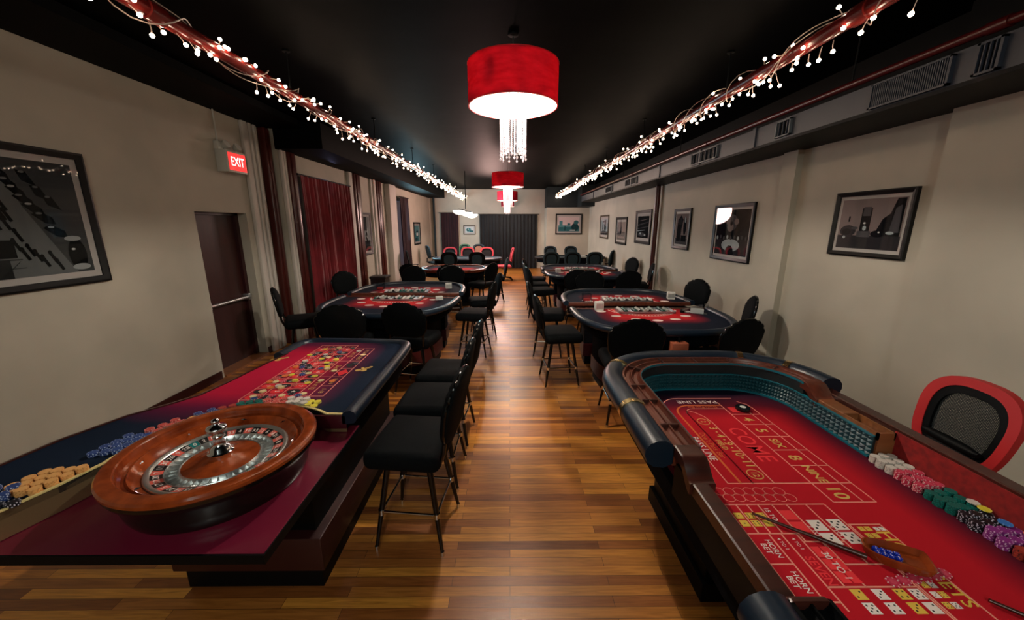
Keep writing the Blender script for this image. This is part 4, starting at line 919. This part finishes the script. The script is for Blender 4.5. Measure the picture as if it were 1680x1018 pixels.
# wheel
O = (WC[0], WC[1], .772)
t = thing('roulette_wheel', 'wooden roulette wheel with numbered ring and chrome turret on the wine red platform', 'roulette wheel', O); t.scale = (.967, .967, 1.02)
MB().lathe([(.30, 0), (.335, .0), (.345, .02), (.352, .05), (.35, .09), (.36, .11), (.385, .12), (.392, .135), (.390, .15)], 96).build('bowl', mat('ebonised_wood', srgb(22, 15, 13), .12), t, 30)
MB().lathe([(.390, .148), (.398, .156), (.399, .168), (.392, .176), (.372, .180), (.345, .178), (.341, .174), (.340, .158), (.336, .146), (.326, .139), (.314, .140), (.308, .146), (.304, .144), (.285, .124), (.268, .110)], 96).build('rim', 'walnut', t, 30)
MB().lathe([(.268, .110), (.268, .117), (.264, .121), (.252, .119), (.245, .112)], 96).build('outer_ring', 'wmetal', t, 60)
m = MB(); n = 38
seq = [0, 28, 9, 26, 30, 11, 7, 20, 32, 17, 5, 22, 34, 15, 3, 24, 36, 13, 1, -1, 27, 10, 25, 29, 12, 8, 19, 31, 18, 6, 21, 33, 16, 4, 23, 35, 14, 2]
A0 = math.radians(150)
for k, q in enumerate(seq):
    a0 = A0 + 2 * PI * k / n; a1 = A0 + 2 * PI * (k + 1) / n; ga = .006; mi = 1 if q <= 0 else (0 if q in REDS else 2)
    pts = []
    for rr, zz in ((.245, .111), (.205, .102)):
        for a in (a0 + ga, (a0 + a1) / 2, a1 - ga): pts.append((rr * math.cos(a), rr * math.sin(a), zz))
    m.add(pts, [(0, 1, 4, 3), (1, 2, 5, 4)], mi)
    am = (a0 + a1) / 2; X = Matrix.Rotation(am - PI / 2, 4, 'Z') @ Matrix.Translation((0, .224, .1075)) @ Matrix.Rotation(math.radians(12.5), 4, 'X')
    m.text('00' if q < 0 else str(q), 0, 0, .0006, .03, 0, 3, 1, .01, xf=X)
    # silver frets between the numbers
    c, s_ = math.cos(a0), math.sin(a0); m.add([(.245 * c - .0012 * s_, .245 * s_ + .0012 * c, .1125), (.245 * c + .0012 * s_, .245 * s_ - .0012 * c, .1125), (.205 * c + .0012 * s_, .205 * s_ - .0012 * c, .1035), (.205 * c - .0012 * s_, .205 * s_ + .0012 * c, .1035)], [(0, 1, 2, 3)], 4)
m.build('number_ring', ['wred', 'wgreen', 'wblack', 'lwhite', 'wmetal'], t, 0)
m = MB(); m.lathe([(.205, .102), (.203, .105), (.200, .098), (.190, .086), (.165, .086), (.158, .096), (.152, .102), (.148, .100)], 96)
for k in range(n):
    a = A0 + 2 * PI * k / n; X = Matrix.Rotation(a, 4, 'Z'); m.box(.158, .203, -.0012, .0012, .084, .100, 0, X)
m.build('pocket_ring', 'wmetal', t, 40)
MB().lathe([(.148, .099), (.12, .104), (.08, .113), (.045, .126), (.001, .130)], 64).build('cone', 'walnut', t, 60)
MB().lathe([(.001, .118), (.050, .120), (.052, .136), (.043, .142), (.038, .158), (.028, .164), (.022, .175), (.020, .205), (.023, .210), (.019, .217), (.018, .228), (.038, .236), (.042, .245), (.036, .255), (.017, .261), (.013, .268), (.018, .276), (.013, .286), (.001, .290)], 32).build('turret', 'chrome', t, 60)
m = MB()
for k in range(8):
    a = 2 * PI * k / 8 + .3; X = Matrix.Translation((.292 * math.cos(a), .292 * math.sin(a), .1365)) @ Matrix.Rotation(a if k % 2 else a + PI / 2, 4, 'Z')
    b_ = MB().add([(-.016, 0, .001), (0, -.005, .001), (.016, 0, .001), (0, .005, .001), (0, 0, .007)], [(0, 1, 4), (1, 2, 4), (2, 3, 4), (3, 0, 4), (3, 2, 1, 0)], 0, X).build('ball_deflector', 'chrome', t, 0)
# chips beside the wheel
ZR = .8815; g_ = 'on the roulette table beside the wheel'
def pts_arc(r, a0, a1, n): return [(WC[0] + r * math.cos(math.radians(a0 + (a1 - a0) * i / max(1, n - 1))), WC[1] + r * math.sin(math.radians(a0 + (a1 - a0) * i / max(1, n - 1)))) for i in range(n)]
ORDN = ['nearest', 'second', 'third', 'fourth', 'fifth', 'sixth']
def arc_stacks(nm, a0, a1, cnt, hs, label, rows=2, r0=.503):
    for q in range(rows):
        for i, (x, y) in enumerate(pts_arc(r0 + .0405 * q, a0 + q * 1.5, a1 + q * 1.5, cnt)): stack(nm, x, y, ZR, hs[(i + q) % len(hs)], ('the stack' if cnt == 1 and rows == 1 else (ORDN[i] + ' stack, ' + ('inner', 'outer' if rows == 2 else 'middle', 'outer')[q] + ' row')) + ', ' + label, nm + ' chips, ' + label)
for r_ in range(4):
    for c in range(4 if r_ else 3):
        y = 1.265 + .042 * r_; stack('tan', -1.83 + (y - 1.23) * .33 - .024 - .0415 * c, y - .008 * c, ZR, 6 + (r_ + c) % 2, ORDN[c] + ' stack from the bronze apron, ' + ORDN[r_] + ' row, left of the wheel', 'tan chips left of the wheel')
arc_stacks('blue', 176, 162, 4, (5, 4, 5), 'beyond tan chips', 3)
arc_stacks('coral', 157, 146, 3, (5, 6), 'beyond blue chips', 2)
arc_stacks('tan', 141, 141.5, 1, (5,), 'alone behind the roulette wheel', 1)
arc_stacks('blue', 130, 136, 2, (5,), 'behind the wheel', 2)
arc_stacks('rust', 120, 125, 2, (4,), 'behind the wheel', 2)
arc_stacks('green', 107, 116, 3, (5,), 'behind the wheel', 2)
arc_stacks('coral', 92, 102, 3, (4, 5), 'behind the wheel', 2)
arc_stacks('white', 78, 88, 3, (5, 6), 'by the number layout', 2)
arc_stacks('yellow', 70, 75, 2, (2, 3), 'by the number layout', 2)
for i, (x, y) in enumerate(((-1.93, 1.27), (-1.955, 1.225), (-1.915, 1.225), (-1.99, 1.26), (-2.0, 1.21))): stack('blue', x, y, ZR, 8, ORDN[i] + ' stack at the left picture edge of the roulette cloth', 'blue chips at the left edge')
for i, (x, y) in enumerate(((-1.885, 1.185), (-1.845, 1.20), (-1.90, 1.14))): stack('black', x, y, ZR, 4, ORDN[i] + ' low stack beside the bronze apron', 'black and white chips by the apron')
# loose chips bet on the numbers
cr2 = random.Random(21)
SEEN = set(); SXY = []
def SPOT(i, x, y): return '%s column, %s row from wheel' % (('right', 'middle', 'left')[min(2, max(0, int((x1_ - x) / cw_)))], ORD[min(12, int((y - y0_) / rh_))].replace('topmost', 'first'))
def NUMS(x, y): return str(max(1, min(36, int((y - y0_) / rh_) * 3 + int((x1_ - x) / cw_) + 1)))
for i in range(58):
    while True:
     nm = cr2.choice(('black', 'white', 'coral', 'yellow', 'orange', 'cream', 'pink', 'blue', 'black', 'coral', 'pink', 'cream'))
     x = cr2.uniform(-1.60, -1.31); y = cr2.uniform(2.06, 3.0)
     if (nm, SPOT(0, x, y)) not in SEEN and all(math.dist((x, y), q) > .03 for q in SXY): break
    SEEN.add((nm, SPOT(0, x, y))); SXY.append((x, y))
    for k in range(cr2.choice((1, 1, 2, 3))): chip(nm, x + cr2.uniform(-.001, .001), y, ZR + k * .0035, '%s chip %s roulette layout, %s' % (CN.get(nm, nm), ('flat on', 'second in pile on', 'third in pile on')[k], SPOT(i, x, y)), nm + ' chips bet on the roulette numbers')
for kk, (nm, x, y) in enumerate((('cream', -1.27, 2.13), ('cream', -1.26, 2.33), ('cream', -1.25, 2.50), ('blue', -1.29, 2.11), ('orange', -1.18, 2.32), ('cream', -1.17, 2.83), ('black', -1.15, 2.63), ('white', -1.24, 2.92))):
    chip(nm, x, y, ZR, '%s chip on the roulette outside bets, %s' % (CN.get(nm, nm), ('nearest cream one', 'second cream one from the wheel', 'cream one beside the second dozen', 'near the end panel', 'the only orange one', 'cream one by the far outer edge', 'beside the gold ornament', 'farthest from the wheel')[kk]), nm + ' chips on the outside bets')
# ============================================================ craps table
O = (1.33, 1.09, 0)
t = thing('craps_table', 'craps table with deep red printed bed, wood chip rails and padded navy rim', 'table', O)
bx0, bx1, by1, by0, R_ = .835, 1.83, 2.475, -.295, .30
cf = felt_mat('craps_felt', 1.28 - 1.33, 1.15 - 1.09, .34, .92, .34, inner=srgb(186, 22, 36), mid=srgb(84, 12, 34), outer=srgb(14, 18, 40))
bed = rrect(bx0, bx1, by0, by1, R_, 12)
bedp = [(.80, .70), (.80, 1.46)]
MB().prism(rrect(.80, 1.93, by0, by1, R_, 12), .70, .74).build('bed', cf, t, 0, O)
far = arc(bx1 - R_, by1 - R_, R_, 0, 90, 12) + arc(bx0 + R_, by1 - R_, R_, 90, 180, 12)
near = arc(bx0 + R_, by0 + R_, R_, 180, 270, 12) + arc(bx1 - R_, by0 + R_, R_, 270, 360, 12)
farP = [(bx1, 2.14)] + far + [(bx0, 1.46)]; nearP = [(bx0, .775)] + near + [(bx1, .04)]
def densify(P, st=.06):
    q = [P[0]]
    for a, b in zip(P[:-1], P[1:]):
        d = math.dist(a, b); n = max(1, int(d / st))
        q += [(a[0] + (b[0] - a[0]) * k / n, a[1] + (b[1] - a[1]) * k / n) for k in range(1, n + 1)]
    return q
farP = densify(farP); nearP = densify(nearP)
PAD = [(.11, .86), (.11, .938), (.122, .958), (.15, .972), (.185, .972), (.215, .958), (.235, .93), (.238, .90), (.225, .865), (.195, .845), (.15, .84)]
RACK = [(-.004, .928), (-.004, .944), (.008, .946), (.010, .936), (.020, .922), (.040, .920), (.050, .932), (.052, .942), (.058, .942), (.060, .932), (.070, .922), (.090, .922), (.098, .934), (.100, .946), (.112, .946), (.112, .85), (.02, .85), (.02, .918), (.0, .922)]
for P, who in ((farP, 'far'), (nearP, 'near')):
    r_ = MB().sweep(PAD, P).build('padded_rail', 'navy', t, 60, O)
    k_ = MB().sweep(RACK, P).build('chip_rail', 'mahogy' if who == 'far' else 'black', t, 30, O)
    # dividers in the chip rail
    acc = 0; nxt = .22 if who == 'far' else .3
    for a, b in zip(P[:-1], P[1:]):
        d = math.dist(a, b)
        if acc + d >= nxt:
            dx, dy = (b[0] - a[0]) / d, (b[1] - a[1]) / d; X = Matrix.Translation((b[0], b[1], 0)) @ Matrix.Rotation(math.atan2(-dx, dy), 4, 'Z')
            MB().box(.0, .11, -.005, .005, .92, .944, 0, X).build('rail_divider', 'mahogdark', k_, 0, O); nxt += .235
        acc += d
    # brass straps over the padding
    for frac in ((.13, .235, .61, .86) if who == 'far' else (.3, .8)):
        i = int(frac * len(P)); i = min(max(i, 1), len(P) - 2); a, b = Vector(P[i]), Vector(P[i + 1]); d = (b - a).normalized() * .018
        MB().sweep([(.108, .958), (.15, .976), (.188, .976), (.219, .961), (.240, .93), (.242, .90), (.228, .862), (.223, .866), (.235, .90), (.233, .928), (.213, .955), (.186, .970), (.15, .970), (.110, .952)], [tuple(a - d), tuple(a + d)]).build('brass_strap', 'brass', r_, 60, O)
# inner walls: cloth above, pyramid rubber below
wallF = densify([(bx1, 1.67)] + far + [(bx0, 1.46)], .03); wallN = densify([(bx0, .72)] + near + [(bx1, .51)], .03)
for P in (wallF, wallN):
    top = .93
    MB().sweep([(-.007, .930), (-.007, .944), (-.003, .944), (-.003, .930)], [p for p in P if not (abs(p[0] - bx1) < .001 and .04 < p[1] < 2.14)]).build('teal_piping', 'tealtrim', t, 60, O)
    MB().sweep([(-.002, .84), (-.002, .930), (.01, .930), (.01, .84)], [p for p in P if not (abs(p[0] - bx1) < .001 and .04 < p[1] < 2.14)]).build('inner_wall', 'tealdark', t, 60, O)
    MB().sweep([(0.0, .74), (.0, .86), (.012, .86), (.012, .74)], P).build('wall_backing', 'tealdark', t, 60, O)
    Pd = densify(P, .019); m = MB(); rows = 5; h = .118 / rows; K = len(Pd)
    def off(i, d):
        a, b = Vector(Pd[max(i - 1, 0)]), Vector(Pd[min(i + 1, K - 1)]); tt = (b - a).normalized(); nn = Vector((-tt.y, tt.x)); return Vector(Pd[i]) + nn * d
    for i in range(K - 1):
        p, q = off(i, .001), off(i + 1, .001); c = (off(i, .012) + off(i + 1, .012)) / 2
        for r_ in range(rows):
            z0, z1 = .741 + r_ * h, .741 + (r_ + 1) * h
            m.add([(p.x, p.y, z0), (q.x, q.y, z0), (q.x, q.y, z1), (p.x, p.y, z1), (c.x, c.y, (z0 + z1) / 2)], [(0, 1, 4), (1, 2, 4), (2, 3, 4), (3, 0, 4)])
    m.build('pyramid_rubber', 'teal', t, 0, O)
    MB().sweep([(-.014, .742), (-.014, .752), (.0, .756), (.0, .742)], P).sweep([(-.012, .858), (-.012, .864), (.012, .864), (.012, .858)], P).build('rubber_trim', 'tealtrim', t, 60, O)
# wooden scroll caps down to the two low sides
def cap_strip(x0, x1, ys, zs, name, mt):
    m = MB(); vs = []
    for y, z in zip(ys, zs):
        vs += [(x0, y, z - .05), (x0, y, z - .004), (x0 + .006, y, z), (x1 - .006, y, z), (x1, y, z - .004), (x1, y, z - .05)]
    n = len(ys); fs = [(i * 6 + k, i * 6 + (k + 1) % 6, (i + 1) * 6 + (k + 1) % 6, (i + 1) * 6 + k) for i in range(n - 1) for k in range(6)]
    m.add(vs, fs + [(5, 4, 3, 2, 1, 0), tuple(range((n - 1) * 6, n * 6))]); return m.build(name, mt, t, 30, O)
def sc_curve(ya, yb, za, zb, n=12): return [ya + (yb - ya) * i / n for i in range(n + 1)], [za + (zb - za) * (.5 - .5 * math.cos(PI * i / n)) for i in range(n + 1)]
for sgn in (1, -1):
    ys, zs = sc_curve(1.40, 1.30, .948, .882) if sgn > 0 else sc_curve(.775, .825, .948, .884)
    cap_strip(.725, .83, [1.465 if sgn > 0 else .765] + ys, [.950] + zs, 'scroll_cap', 'mahogdark')
cap_strip(.735, .802, [.81, 1.32], [.882, .882], 'low_side_cap', 'mahogdark')
MB().box(.74, .80, .70, 1.47, .70, .86).build('low_side_panel', 'black', t, 0, O)
ys, zs = sc_curve(2.14, 2.03, .948, .884); cap_strip(1.826, 1.945, [2.17] + ys, [.95] + zs, 'scroll_cap', 'mahogy')
ys, zs = sc_curve(.04, .15, .948, .884); cap_strip(1.826, 1.945, [.01] + ys, [.95] + zs, 'scroll_cap', 'mahogy')
cap_strip(1.935, 2.005, [.03, 2.15], [.905, .905], 'low_side_cap', 'mahogdark')
cap_strip(1.835, 1.93, [1.86, 2.04], [.884, .884], 'ledge', 'tan'); 
MB().box(1.842, 1.93, 1.66, 2.04, .74, .845).build('ledge_block', 'tan', t, 0, O)
MB().box(1.835, 1.845, 1.66, 1.86, .845, .882).box(1.92, 1.93, 1.66, 1.86, .845, .882).box(1.835, 1.93, 1.66, 1.672, .845, .882).build('ledge_tray', 'tan', t, 0, O)
MB().box(1.842, 1.93, .14, .52, .74, .882).build('ledge_block', 'tan', t, 0, O)
MB().box(1.928, 1.936, .5, 1.67, .74, .89).build('red_lining', noisy('red_felt_lining', srgb(120, 14, 16), srgb(150, 22, 20), 30, .9), t, 0, O)
MB().box(1.936, 1.99, .0, 2.2, .62, .86).build('low_side_panel', 'burgdark', t, 0, O)
sk = rrect(.76, 1.97, by0 - .14, by1 + .14, .38, 12)
MB().prism(sk, .60, .70).build('skirt', 'navyfab', t, 0, O)
for y0, y1 in ((1.55, 2.25), (-.1, .6)):
    l = MB().rbox(1.0, 1.72, y0, y1, .10, .62, .01).build('pedestal', 'black', t, 30, O); MB().box(.98, 1.74, y0 - .02, y1 + .02, .0, .11).build('plinth', 'black', l, 0, O)
# printed layout, far half (mirrored near half)
z = .7405; m = MB(); LW = .006
def ln(pts, wd=LW, mi=0): m.line(pts, wd, z, mi)
def field(sg):
    Y = lambda y: y if sg > 0 else 2.18 - y
    ys = [2.237, 2.117, 1.997, 1.868, 1.739, 1.610, 1.482, 1.361]
    for y in ys[1:]: ln([(1.384, Y(y)), (1.568, Y(y))])
    ln([(1.384, Y(1.361)), (1.384, Y(2.28))]); ln([(1.515, Y(1.361)), (1.515, Y(2.2))])
    ln([(1.568, Y(1.361)), (1.568, Y(2.2)), (1.56, Y(2.25)), (1.52, Y(2.29))])
    TA = -PI / 2
    for s_, y, sz in (('4', 2.055, .085), ('5', 1.93, .085), ('SIX', 1.803, .062), ('8', 1.672, .085), ('NINE', 1.546, .056), ('10', 1.42, .085)):
        m.text(s_, 1.449, Y(y), z + .0002, sz, TA, 1, 1.0, .018)
    m.flat(rc(1.41, min(Y(2.14), Y(2.21)), 1.49, max(Y(2.14), Y(2.21))), z + .0001, 3)
    m.text('COME', 1.300, Y(1.80), z + .0002, .125, TA, 3, .92, .008)
    for x in (1.214, 1.116): ln([(x, Y(1.482)), (x, Y(2.02 if x > 1.2 else 2.14))])
    ln([(1.214, Y(2.02)), (1.20, Y(2.09)), (1.17, Y(2.14)), (1.13, Y(2.17)), (1.116, Y(2.14))])
    for x, wd in ((1.06, .011), (1.0, LW)):
        r_ = .11 if x > 1.05 else .14; yy = 2.235 if x > 1.05 else 2.335
        a_ = [(x + r_ - r_ * math.cos(math.radians(q)), Y(yy - r_ + r_ * math.sin(math.radians(q)))) for q in range(0, 91, 10)]
        ln([(x, Y(1.482))] + a_ + [(1.384 if x > 1.05 else 1.51, Y(yy))], wd, 0 if x < 1.05 else 2)
    a_ = [(1.116 + .06 - .06 * math.cos(math.radians(q)), Y(2.19 - .06 + .06 * math.sin(math.radians(q)))) for q in range(0, 91, 15)]
    ln([(1.116, Y(1.482))] + a_ + [(1.384, Y(2.19))])
    ln([(1.0, Y(1.482)), (1.382, Y(1.482))])
    for s_, y in (('3', 1.955), ('4', 1.875), ('9', 1.80), ('10', 1.715), ('11', 1.625)): m.text(s_, 1.183, Y(y), z + .0002, .062, TA, 1, 1, .015)
    for y in (1.915, 1.838, 1.762, 1.672): m.flat(ell(1.183, Y(y), .006, .006, 8), z + .0002, 1)
    m.text('FIELD', 1.142, Y(1.79), z + .0002, .04, TA, 1, .95, .01)
    for y in (2.03, 1.545):
        m.line(ell(1.165, Y(y), .034, .034, 20), .005, z + .0002, 1, True)
        m.text('2' if y > 1.8 else '12', 1.165, Y(y), z + .0002, .04, TA, 1, 1, .01)
    m.text("Don't Pass Bar", 1.088, Y(1.79), z + .0002, .042, TA, 2, .95, .005); m.text('PASS LINE', 1.028, Y(1.76), z + .0002, .052, TA, 4, .95, .012)
    m.text('PASS LINE', 1.25, Y(2.285), z + .0002, .055, PI if sg > 0 else 0, 4, 1.1, .012); m.text("Don't Pass Bar", 1.25, Y(2.213), z + .0002, .032, PI if sg > 0 else 0, 2, 1, .004)
    for i in range(7):
        for j in range(2): m.line(ell(.93 + i * .0445 + (.022 if j else 0), Y(1.43 - j * .040), .0235, .0235, 18), .0028, z + .0001, 0, True)
field(1); field(-1)
# proposition bets in the middle
def rect(x0, y0, x1, y1): m.line([(x0, y0), (x1, y0), (x1, y1), (x0, y1)], LW, z, 0, True)
def die(x, y, s_, fill, pips, pipm):
    m.flat(rc(x - s_ / 2, y - s_ / 2, x + s_ / 2, y + s_ / 2), z + .0001, fill)
    for u, v in {1: ((0, 0),), 2: ((-.25, -.25), (.25, .25)), 3: ((-.25, -.25), (0, 0), (.25, .25)), 4: ((-.25, -.25), (.25, .25), (-.25, .25), (.25, -.25)), 5: ((-.25, -.25), (.25, .25), (-.25, .25), (.25, -.25), (0, 0)), 6: ((-.25, -.25), (.25, .25), (-.25, .25), (.25, -.25), (-.25, 0), (.25, 0))}[pips]:
        m.flat(ell(x + u * s_, y + v * s_, s_ * .09, s_ * .09, 10), z + .0003, pipm)
TA = -PI / 2
ln([(.909, 1.35), (1.334, 1.35)]); ln([(.909, 1.35), (.909, .83)])
for x, yb in ((.957, 1.197), (1.003, 1.197), (1.049, 1.197), (1.109, 1.16), (1.171, 1.063), (1.254, 1.063), (1.334, 1.063)): ln([(x, 1.35), (x, yb)])
ln([(.909, 1.197), (1.109, 1.197)]); ln([(1.098, 1.16), (1.254, 1.16)]); ln([(.909, 1.065), (.99, 1.065)]); ln([(1.171, 1.063), (1.334, 1.063)])
for x, yb in ((.992, .86), (1.040, .90), (1.098, .98), (1.167, .98)): ln([(x, 1.197 if x < 1.1 else 1.16), (x, yb)])
ln([(.909, .93), (1.04, .93)])
for i, x in enumerate((.933, .980, 1.026)):
    die(x, 1.288, .032, 5, (1, 6, 2)[i], 6); die(x, 1.248, .032, 5, (1, 6, 1)[i], 6)
m.text('15 TO 1', 1.068, 1.285, z + .0002, .026, TA, 4, 1, .008)
for x in (1.10,): m.flat(rc(1.114, 1.265, 1.166, 1.315), z + .0001, 3); m.flat(rc(1.114, 1.205, 1.166, 1.255), z + .0001, 3)
die(1.214, 1.236, .054, 4, 3, 6); die(1.214, 1.172, .054, 4, 3, 6); die(1.297, 1.240, .054, 4, 5, 6); die(1.297, 1.176, .054, 4, 5, 6)
m.text('7 TO 1', 1.178, 1.2, z + .0003, .024, TA, 4, 1, .008); m.text('9 TO 1', 1.262, 1.2, z + .0003, .024, TA, 4, 1, .008)
for y in (1.13, .998):
    m.text('HORN', .967, y, z + .0002, .029, TA, 4, .95, .010); m.text('BET', .940, y, z + .0002, .029, TA, 4, .95, .010)
m.text('4 TO 1', 1.015, 1.15, z + .0002, .018, TA, 4, 1, .005); m.text('4 TO 1', 1.07, 1.15, z + .0002, .018, TA, 4, 1, .005); m.text('SEVEN', 1.065, 1.04, z + .0002, .045, TA, 3, .9, .012)
for x in (1.12, 1.155):
    for y in (1.115, 1.065, 1.015): m.flat(rc(x - .015, y - .022, x + .015, y + .022), z + .0001, 3)
m.text('30 TO 1', 1.137, 1.06, z + .0003, .034, TA, 4, .95, .008)
rect(1.342, .86, 1.464, 1.24)
for i in range(3):
    for j in range(2): die(1.372 + j * .026, 1.218 - i * .032, .022, 5 if (i, j) != (0, 5) else 4, 1 + i, 6)
for j in range(2): die(1.43 + j * .022, 1.218, .018, 4, 2, 6)
m.text('HOP', 1.437, 1.135, z + .0002, .075, TA, 5, .95, .012); m.text('BETS', 1.437, .97, z + .0002, .06, TA, 5, .95, .01)
for i in range(4):
    for j in range(2): die(1.365 + j * .026, 1.02 - i * .034, .022, 5 if (i + j) % 2 else 4, 1 + (i + j) % 5, 6)
for i, x in enumerate((1.12, 1.19, 1.26, 1.31)):
    die(x, .955 - .0 * i, .036, 4 if i % 2 else 5, 2 + i, 6); die(x, .91, .036, 5 if i == 2 else 4, 5 - i, 6)
m.text('15 TO 1', 1.22, .86, z + .0002, .03, TA + PI / 2, 4, 1, .008); ln([(1.04, .83), (1.48, .83)]); ln([(1.04, .98), (1.334, .98)]); ln([(1.334, 1.063), (1.334, .83)])
m.build('printed_layout', ['pline', 'gold', 'orange', 'lred', 'lwhite', 'lyellow', 'lblack'], t, 0, O)
# chips along the dealer side of the craps table
ZC_ = .7405
def block(nm, xs, ya, yb, h, label, pat=None):
    n = int(round((ya - yb) / .041)); RW = ('row nearest the cloth', 'middle row', 'row nearest the lining')
    for i in range(n):
        for j, x in enumerate(xs):
            stack(nm, x + (.0 if i % 2 else .006), ya - .02 - i * .041, ZC_, h - crnd.randrange(0, 3), ORDN[n - 1 - i] + ' stack, ' + RW[j] + ', craps table', label)
XS = (1.812, 1.854, 1.896)
block('white', XS, 1.655, 1.53, 11, 'white chips stacked on the craps table at the end of the teal bumper')
block('pink', XS, 1.53, 1.40, 11, 'pink and white chips stacked on the craps table between white and green ones')
block('green', XS, 1.40, 1.275, 11, 'green chips stacked on the craps table between pink and black ones')
block('black', XS, 1.275, 1.19, 12, 'black and white chips stacked on the craps table between green and purple ones')
block('purple', XS, 1.19, 1.105, 12, 'purple and white chips stacked on the craps table between black and rust ones')
block('rust', XS, 1.105, 1.02, 12, 'rust red chips stacked on the craps table nearest the picture edge')
ZT = ZC_ + 12 * .0035 + .001
chip('white', 1.905, 1.305, ZT, 'white chip lying on top of the green chip stacks', None); chip('yellow', 1.905, 1.268, ZT, 'yellow chip lying on top of the stacks between green and black', None)
chip('skyblue', 1.895, 1.195, ZT, 'sky blue chip lying on top of the black chip stacks', None); chip('orange', 1.915, 1.135, ZT, 'orange chip lying on top of the purple chip stacks', None)
chip('yellow', 1.905, 1.06, ZT, 'yellow chip lying on top of the rust chip stacks', None)
for i in range(6): chip('pink', 1.27 + .041 * i, .995 + .006 * i, ZC_, ORD[i].replace('topmost', 'leftmost') + ' pink chip in the row on the craps cloth below the dice bowl', 'pink chips below the dice bowl')
t = thing('puck', 'round black puck with a pale top at the far end of the craps numbers', 'puck', (1.49, 2.175, .7412))
MB().lathe([(.001, 0), (.040, 0), (.042, .003), (.042, .017), (.040, .020), (.001, .020)], 32).build('puck_body', 'teapuck', t, 30); MB().lathe([(.001, .0205), (.018, .0205), (.018, .0203)], 24).build('puck_inlay', 'white', t, 30)
# dice stick and bowl
def stick(name_label, a, b, z0, r0, r1, hook=False):
    a, b = Vector((*a, z0)), Vector((*b, z0)); t = thing('dice_stick', name_label, 'stick', a)
    n = 12; pts = [a.lerp(b, i / n) - a for i in range(n + 1)]
    MB().tube(pts, [r1 + (r0 - r1) * i / n for i in range(n + 1)], 10).build('shaft', 'mahogdark', t)
    MB().tube([(b - a) * k for k in (.0, .02)], r1 * 1.2, 10).build('tip', 'mahog', t); return t
stick('thin brown wooden dice stick lying across the craps bets to the dice bowl', (.985, 1.288), (1.262, 1.082), .752, .010, .005)
stick('dark wooden stick at the near right end of the craps cloth', (1.50, .925), (1.60, .83), .751, .008, .006)
BC = (1.345, 1.078); t = thing('dice_bowl', 'rounded triangular wooden dice bowl at the end of the stick', 'bowl', (*BC, .7412), math.radians(-28))
base = smooth_path([(-.082, .012), (-.072, .036), (-.03, .050), (.05, .056), (.092, .056), (.102, .046), (.104, .0), (.102, -.036), (.092, -.046), (.05, -.050), (-.03, -.046), (-.072, -.030), (-.082, -.01)], 2)
m = MB(); n = len(base); vs = []
for k, zz in ((.80, 0), (.93, .012), (1.0, .036), (.94, .038), (.84, .016), (.5, .012)): vs += [(x * k, y * k, zz) for x, y in base]
m.add(vs, [(j * n + i, j * n + (i + 1) % n, (j + 1) * n + (i + 1) % n, (j + 1) * n + i) for j in range(5) for i in range(n)] + [tuple(range(5 * n, 6 * n)), tuple(range(n - 1, -1, -1))])
m.build('bowl_body', 'walnut', t, 50)
dr = random.Random(4); dme = None
for i in range(8):
    if dme is None:
        mm = MB().rbox(-.008, .008, -.008, .008, 0, .016, .0018, 2, 0)
        for u, v in ((-.004, -.004), (.004, .004), (0, 0)):
            mm.lathe([(.0001, .01605), (.0016, .01605)], 8, 1, (u, v, 0)); mm.lathe([(.0001, .00825), (.0016, .00825)], 8, 1, xf=Matrix.Translation((0, 0, .008)) @ Matrix.Rotation(PI / 2, 4, 'X') @ Matrix.Translation((u, v, 0)))
        d = mm.build('die', ['dice', 'lwhite'], None, 30); dme = d
    else: d = dme.copy(); COL.objects.link(d)
    gx, gy = (i % 4 - 1.5) * .0185, (i // 4 - .5) * .02; d.location = (BC[0] - .012 + gx * .88 + gy * .47, BC[1] + .005 - gx * .47 + gy * .88, .7535); d.rotation_euler = (0, 0, dr.uniform(0, 1.5)); tag(d, 'translucent blue die in the wooden dice bowl, %s from the stick, %s row' % (('first', 'second', 'third', 'last')[i % 4], ('nearer', 'farther')[i // 4]), 'die', 'blue dice in the bowl')
make_chips()
